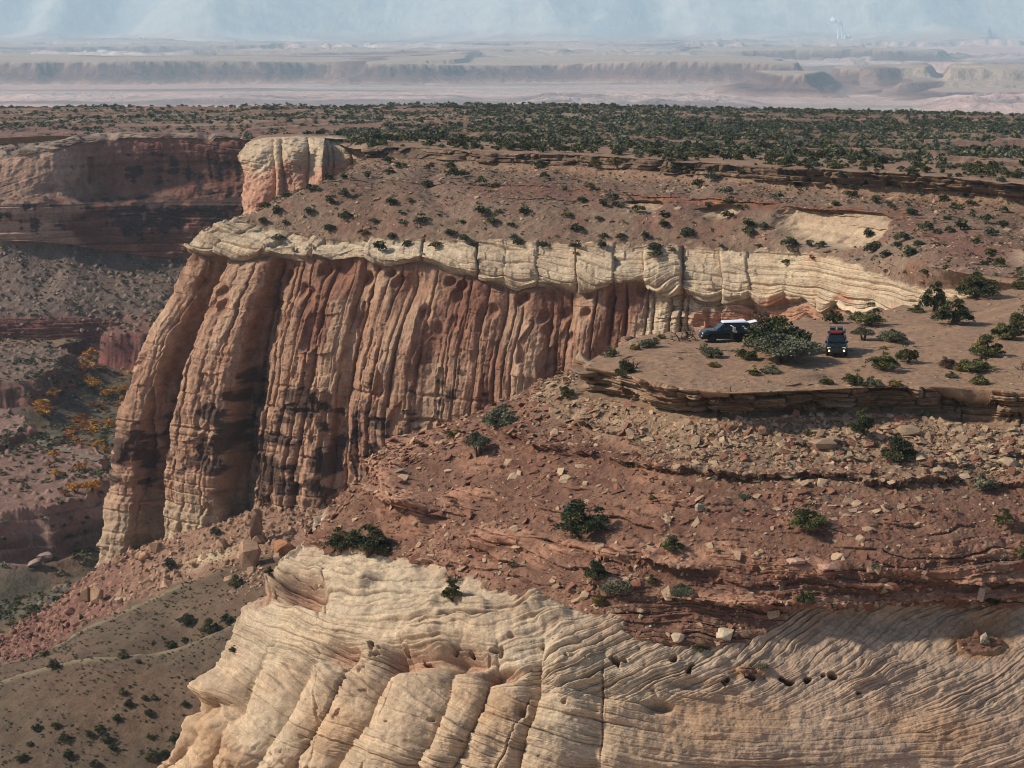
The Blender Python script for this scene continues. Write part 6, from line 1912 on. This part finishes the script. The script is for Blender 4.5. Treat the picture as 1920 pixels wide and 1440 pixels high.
        a = part('antenna', me, t); a.location = (-.1, -.60, 2.58)
    return t


p1 = spot(1360, 640); p2 = spot(1577, 671)
q1 = at(1358, 641, Y=p1.y)
suv('parked_car', 'dark off-road vehicle with white rooftop tent, raised tailgate and open rear door', (p1.x, p1.y + 0.6, p1.z + 0.02), R(180 + 5), tent=True)
suv('parked_car', 'dark off-road vehicle facing out with lit amber lamps, red boards and roof cases', (p2.x, p2.y + 2.3, p2.z + 0.02), R(-90 - 9), gear=True, roll=R(1.5))

# ------------------------------------------------------------------ far power station and its chimneys
M_CONC = plain_mat('pale_concrete', tuple(rgb(246, 245, 242)), 0.8, var=0.06, scale=0.05)
M_STEAM = plain_mat('steam', (0.95, 0.96, 0.97), 1.0, var=0.03, scale=0.03, spec=0.0)


def power_station():
    g0 = spot(1576, 80); Y = 20900.0
    zg = at(1576, 79, Y=Y)[2]
    X = lambda px: at(px, 79, Y=Y)[0]
    u = Y / FPX
    for px, top, lab in ((1571.5, 47, 'tall pale chimney of the far power station, slimmer one of the pair'), (1578.0, 49, 'tall pale chimney of the far power station, thicker one beside the boiler house')):
        h = (79 - top) * u
        bm = bmesh.new(); bmesh.ops.create_cone(bm, cap_ends=True, segments=20, radius1=11 if px < 1575 else 13, radius2=9 if px < 1575 else 11, depth=h + 30)
        me = bpy.data.meshes.new('chimney'); bm.to_mesh(me); bm.free(); me.materials.append(M_CONC)
        o = bpy.data.objects.new('chimney', me); COL.objects.link(o); o.location = (X(px), Y, zg + h / 2 - 15)
        tag(o, lab, 'chimney', 'power station chimneys')
        r = np.random.default_rng(int(px))
        bm = bmesh.new()
        for k in range(9):
            rr = 13 + 2.6 * k
            m = __import__('mathutils').Matrix.Translation((-4.2 * k - 0.4 * k * k, r.uniform(-5, 5), 7.5 * k - 0.25 * k * k))
            s_ = bmesh.ops.create_icosphere(bm, subdivisions=2, radius=rr * 0.8, matrix=m)
            for v in s_['verts']:
                v.co += Vector(r.normal(size=3)) * 2.0
        me = bpy.data.meshes.new('steam'); bm.to_mesh(me); bm.free(); me.materials.append(M_STEAM)
        o = bpy.data.objects.new('steam_plume', me); COL.objects.link(o); o.location = (X(px), Y, zg + h + 4)
        tag(o, 'white steam drifting from the %s far chimney' % ('slimmer' if px < 1575 else 'thicker'), 'steam', None, 'stuff')
    t = empty('power_station', (X(1590), Y + 10, zg - 6))
    tag(t, 'pale power station block with boiler house on a far mesa', 'power station')
    def bxs(L):
        return [((X(a) - X(1590)), (X(b) - X(1590)), -40, 40, 0 if z0 is None else (79 - z0) * u, (79 - z1) * u + 6) for a, b, z0, z1 in L]
    part('boiler_house', box_mesh('boiler_house', bxs([(1583, 1588.5, None, 67), (1590, 1595.5, None, 66)]), M_CONC, 1.0), t)
    part('gantry', box_mesh('gantry', bxs([(1584, 1595, 70, 68.5)]), M_CONC, 0.5), t)
    part('turbine_hall', box_mesh('turbine_hall', bxs([(1558, 1582, None, 76), (1595.5, 1600, None, 73)]), M_CONC, 0.5), t)
    for a, b, lab in ((1621, 1632, 'low pale shed on the far mesa near the power station'), (1634, 1652, 'long low shed on the far mesa, outermost from the chimneys')):
        me = box_mesh('shed', [(X(a) - X(b), 0, -30, 30, 0, 22), (X(a) - X(b) + 4, -4, -24, 24, 22, 27)], M_CONC, 0.4)
        o = bpy.data.objects.new('shed', me); COL.objects.link(o); o.location = (X(b), Y, zg - 4)
        tag(o, lab, 'shed')


power_station()
print('done', time.time() - T0)
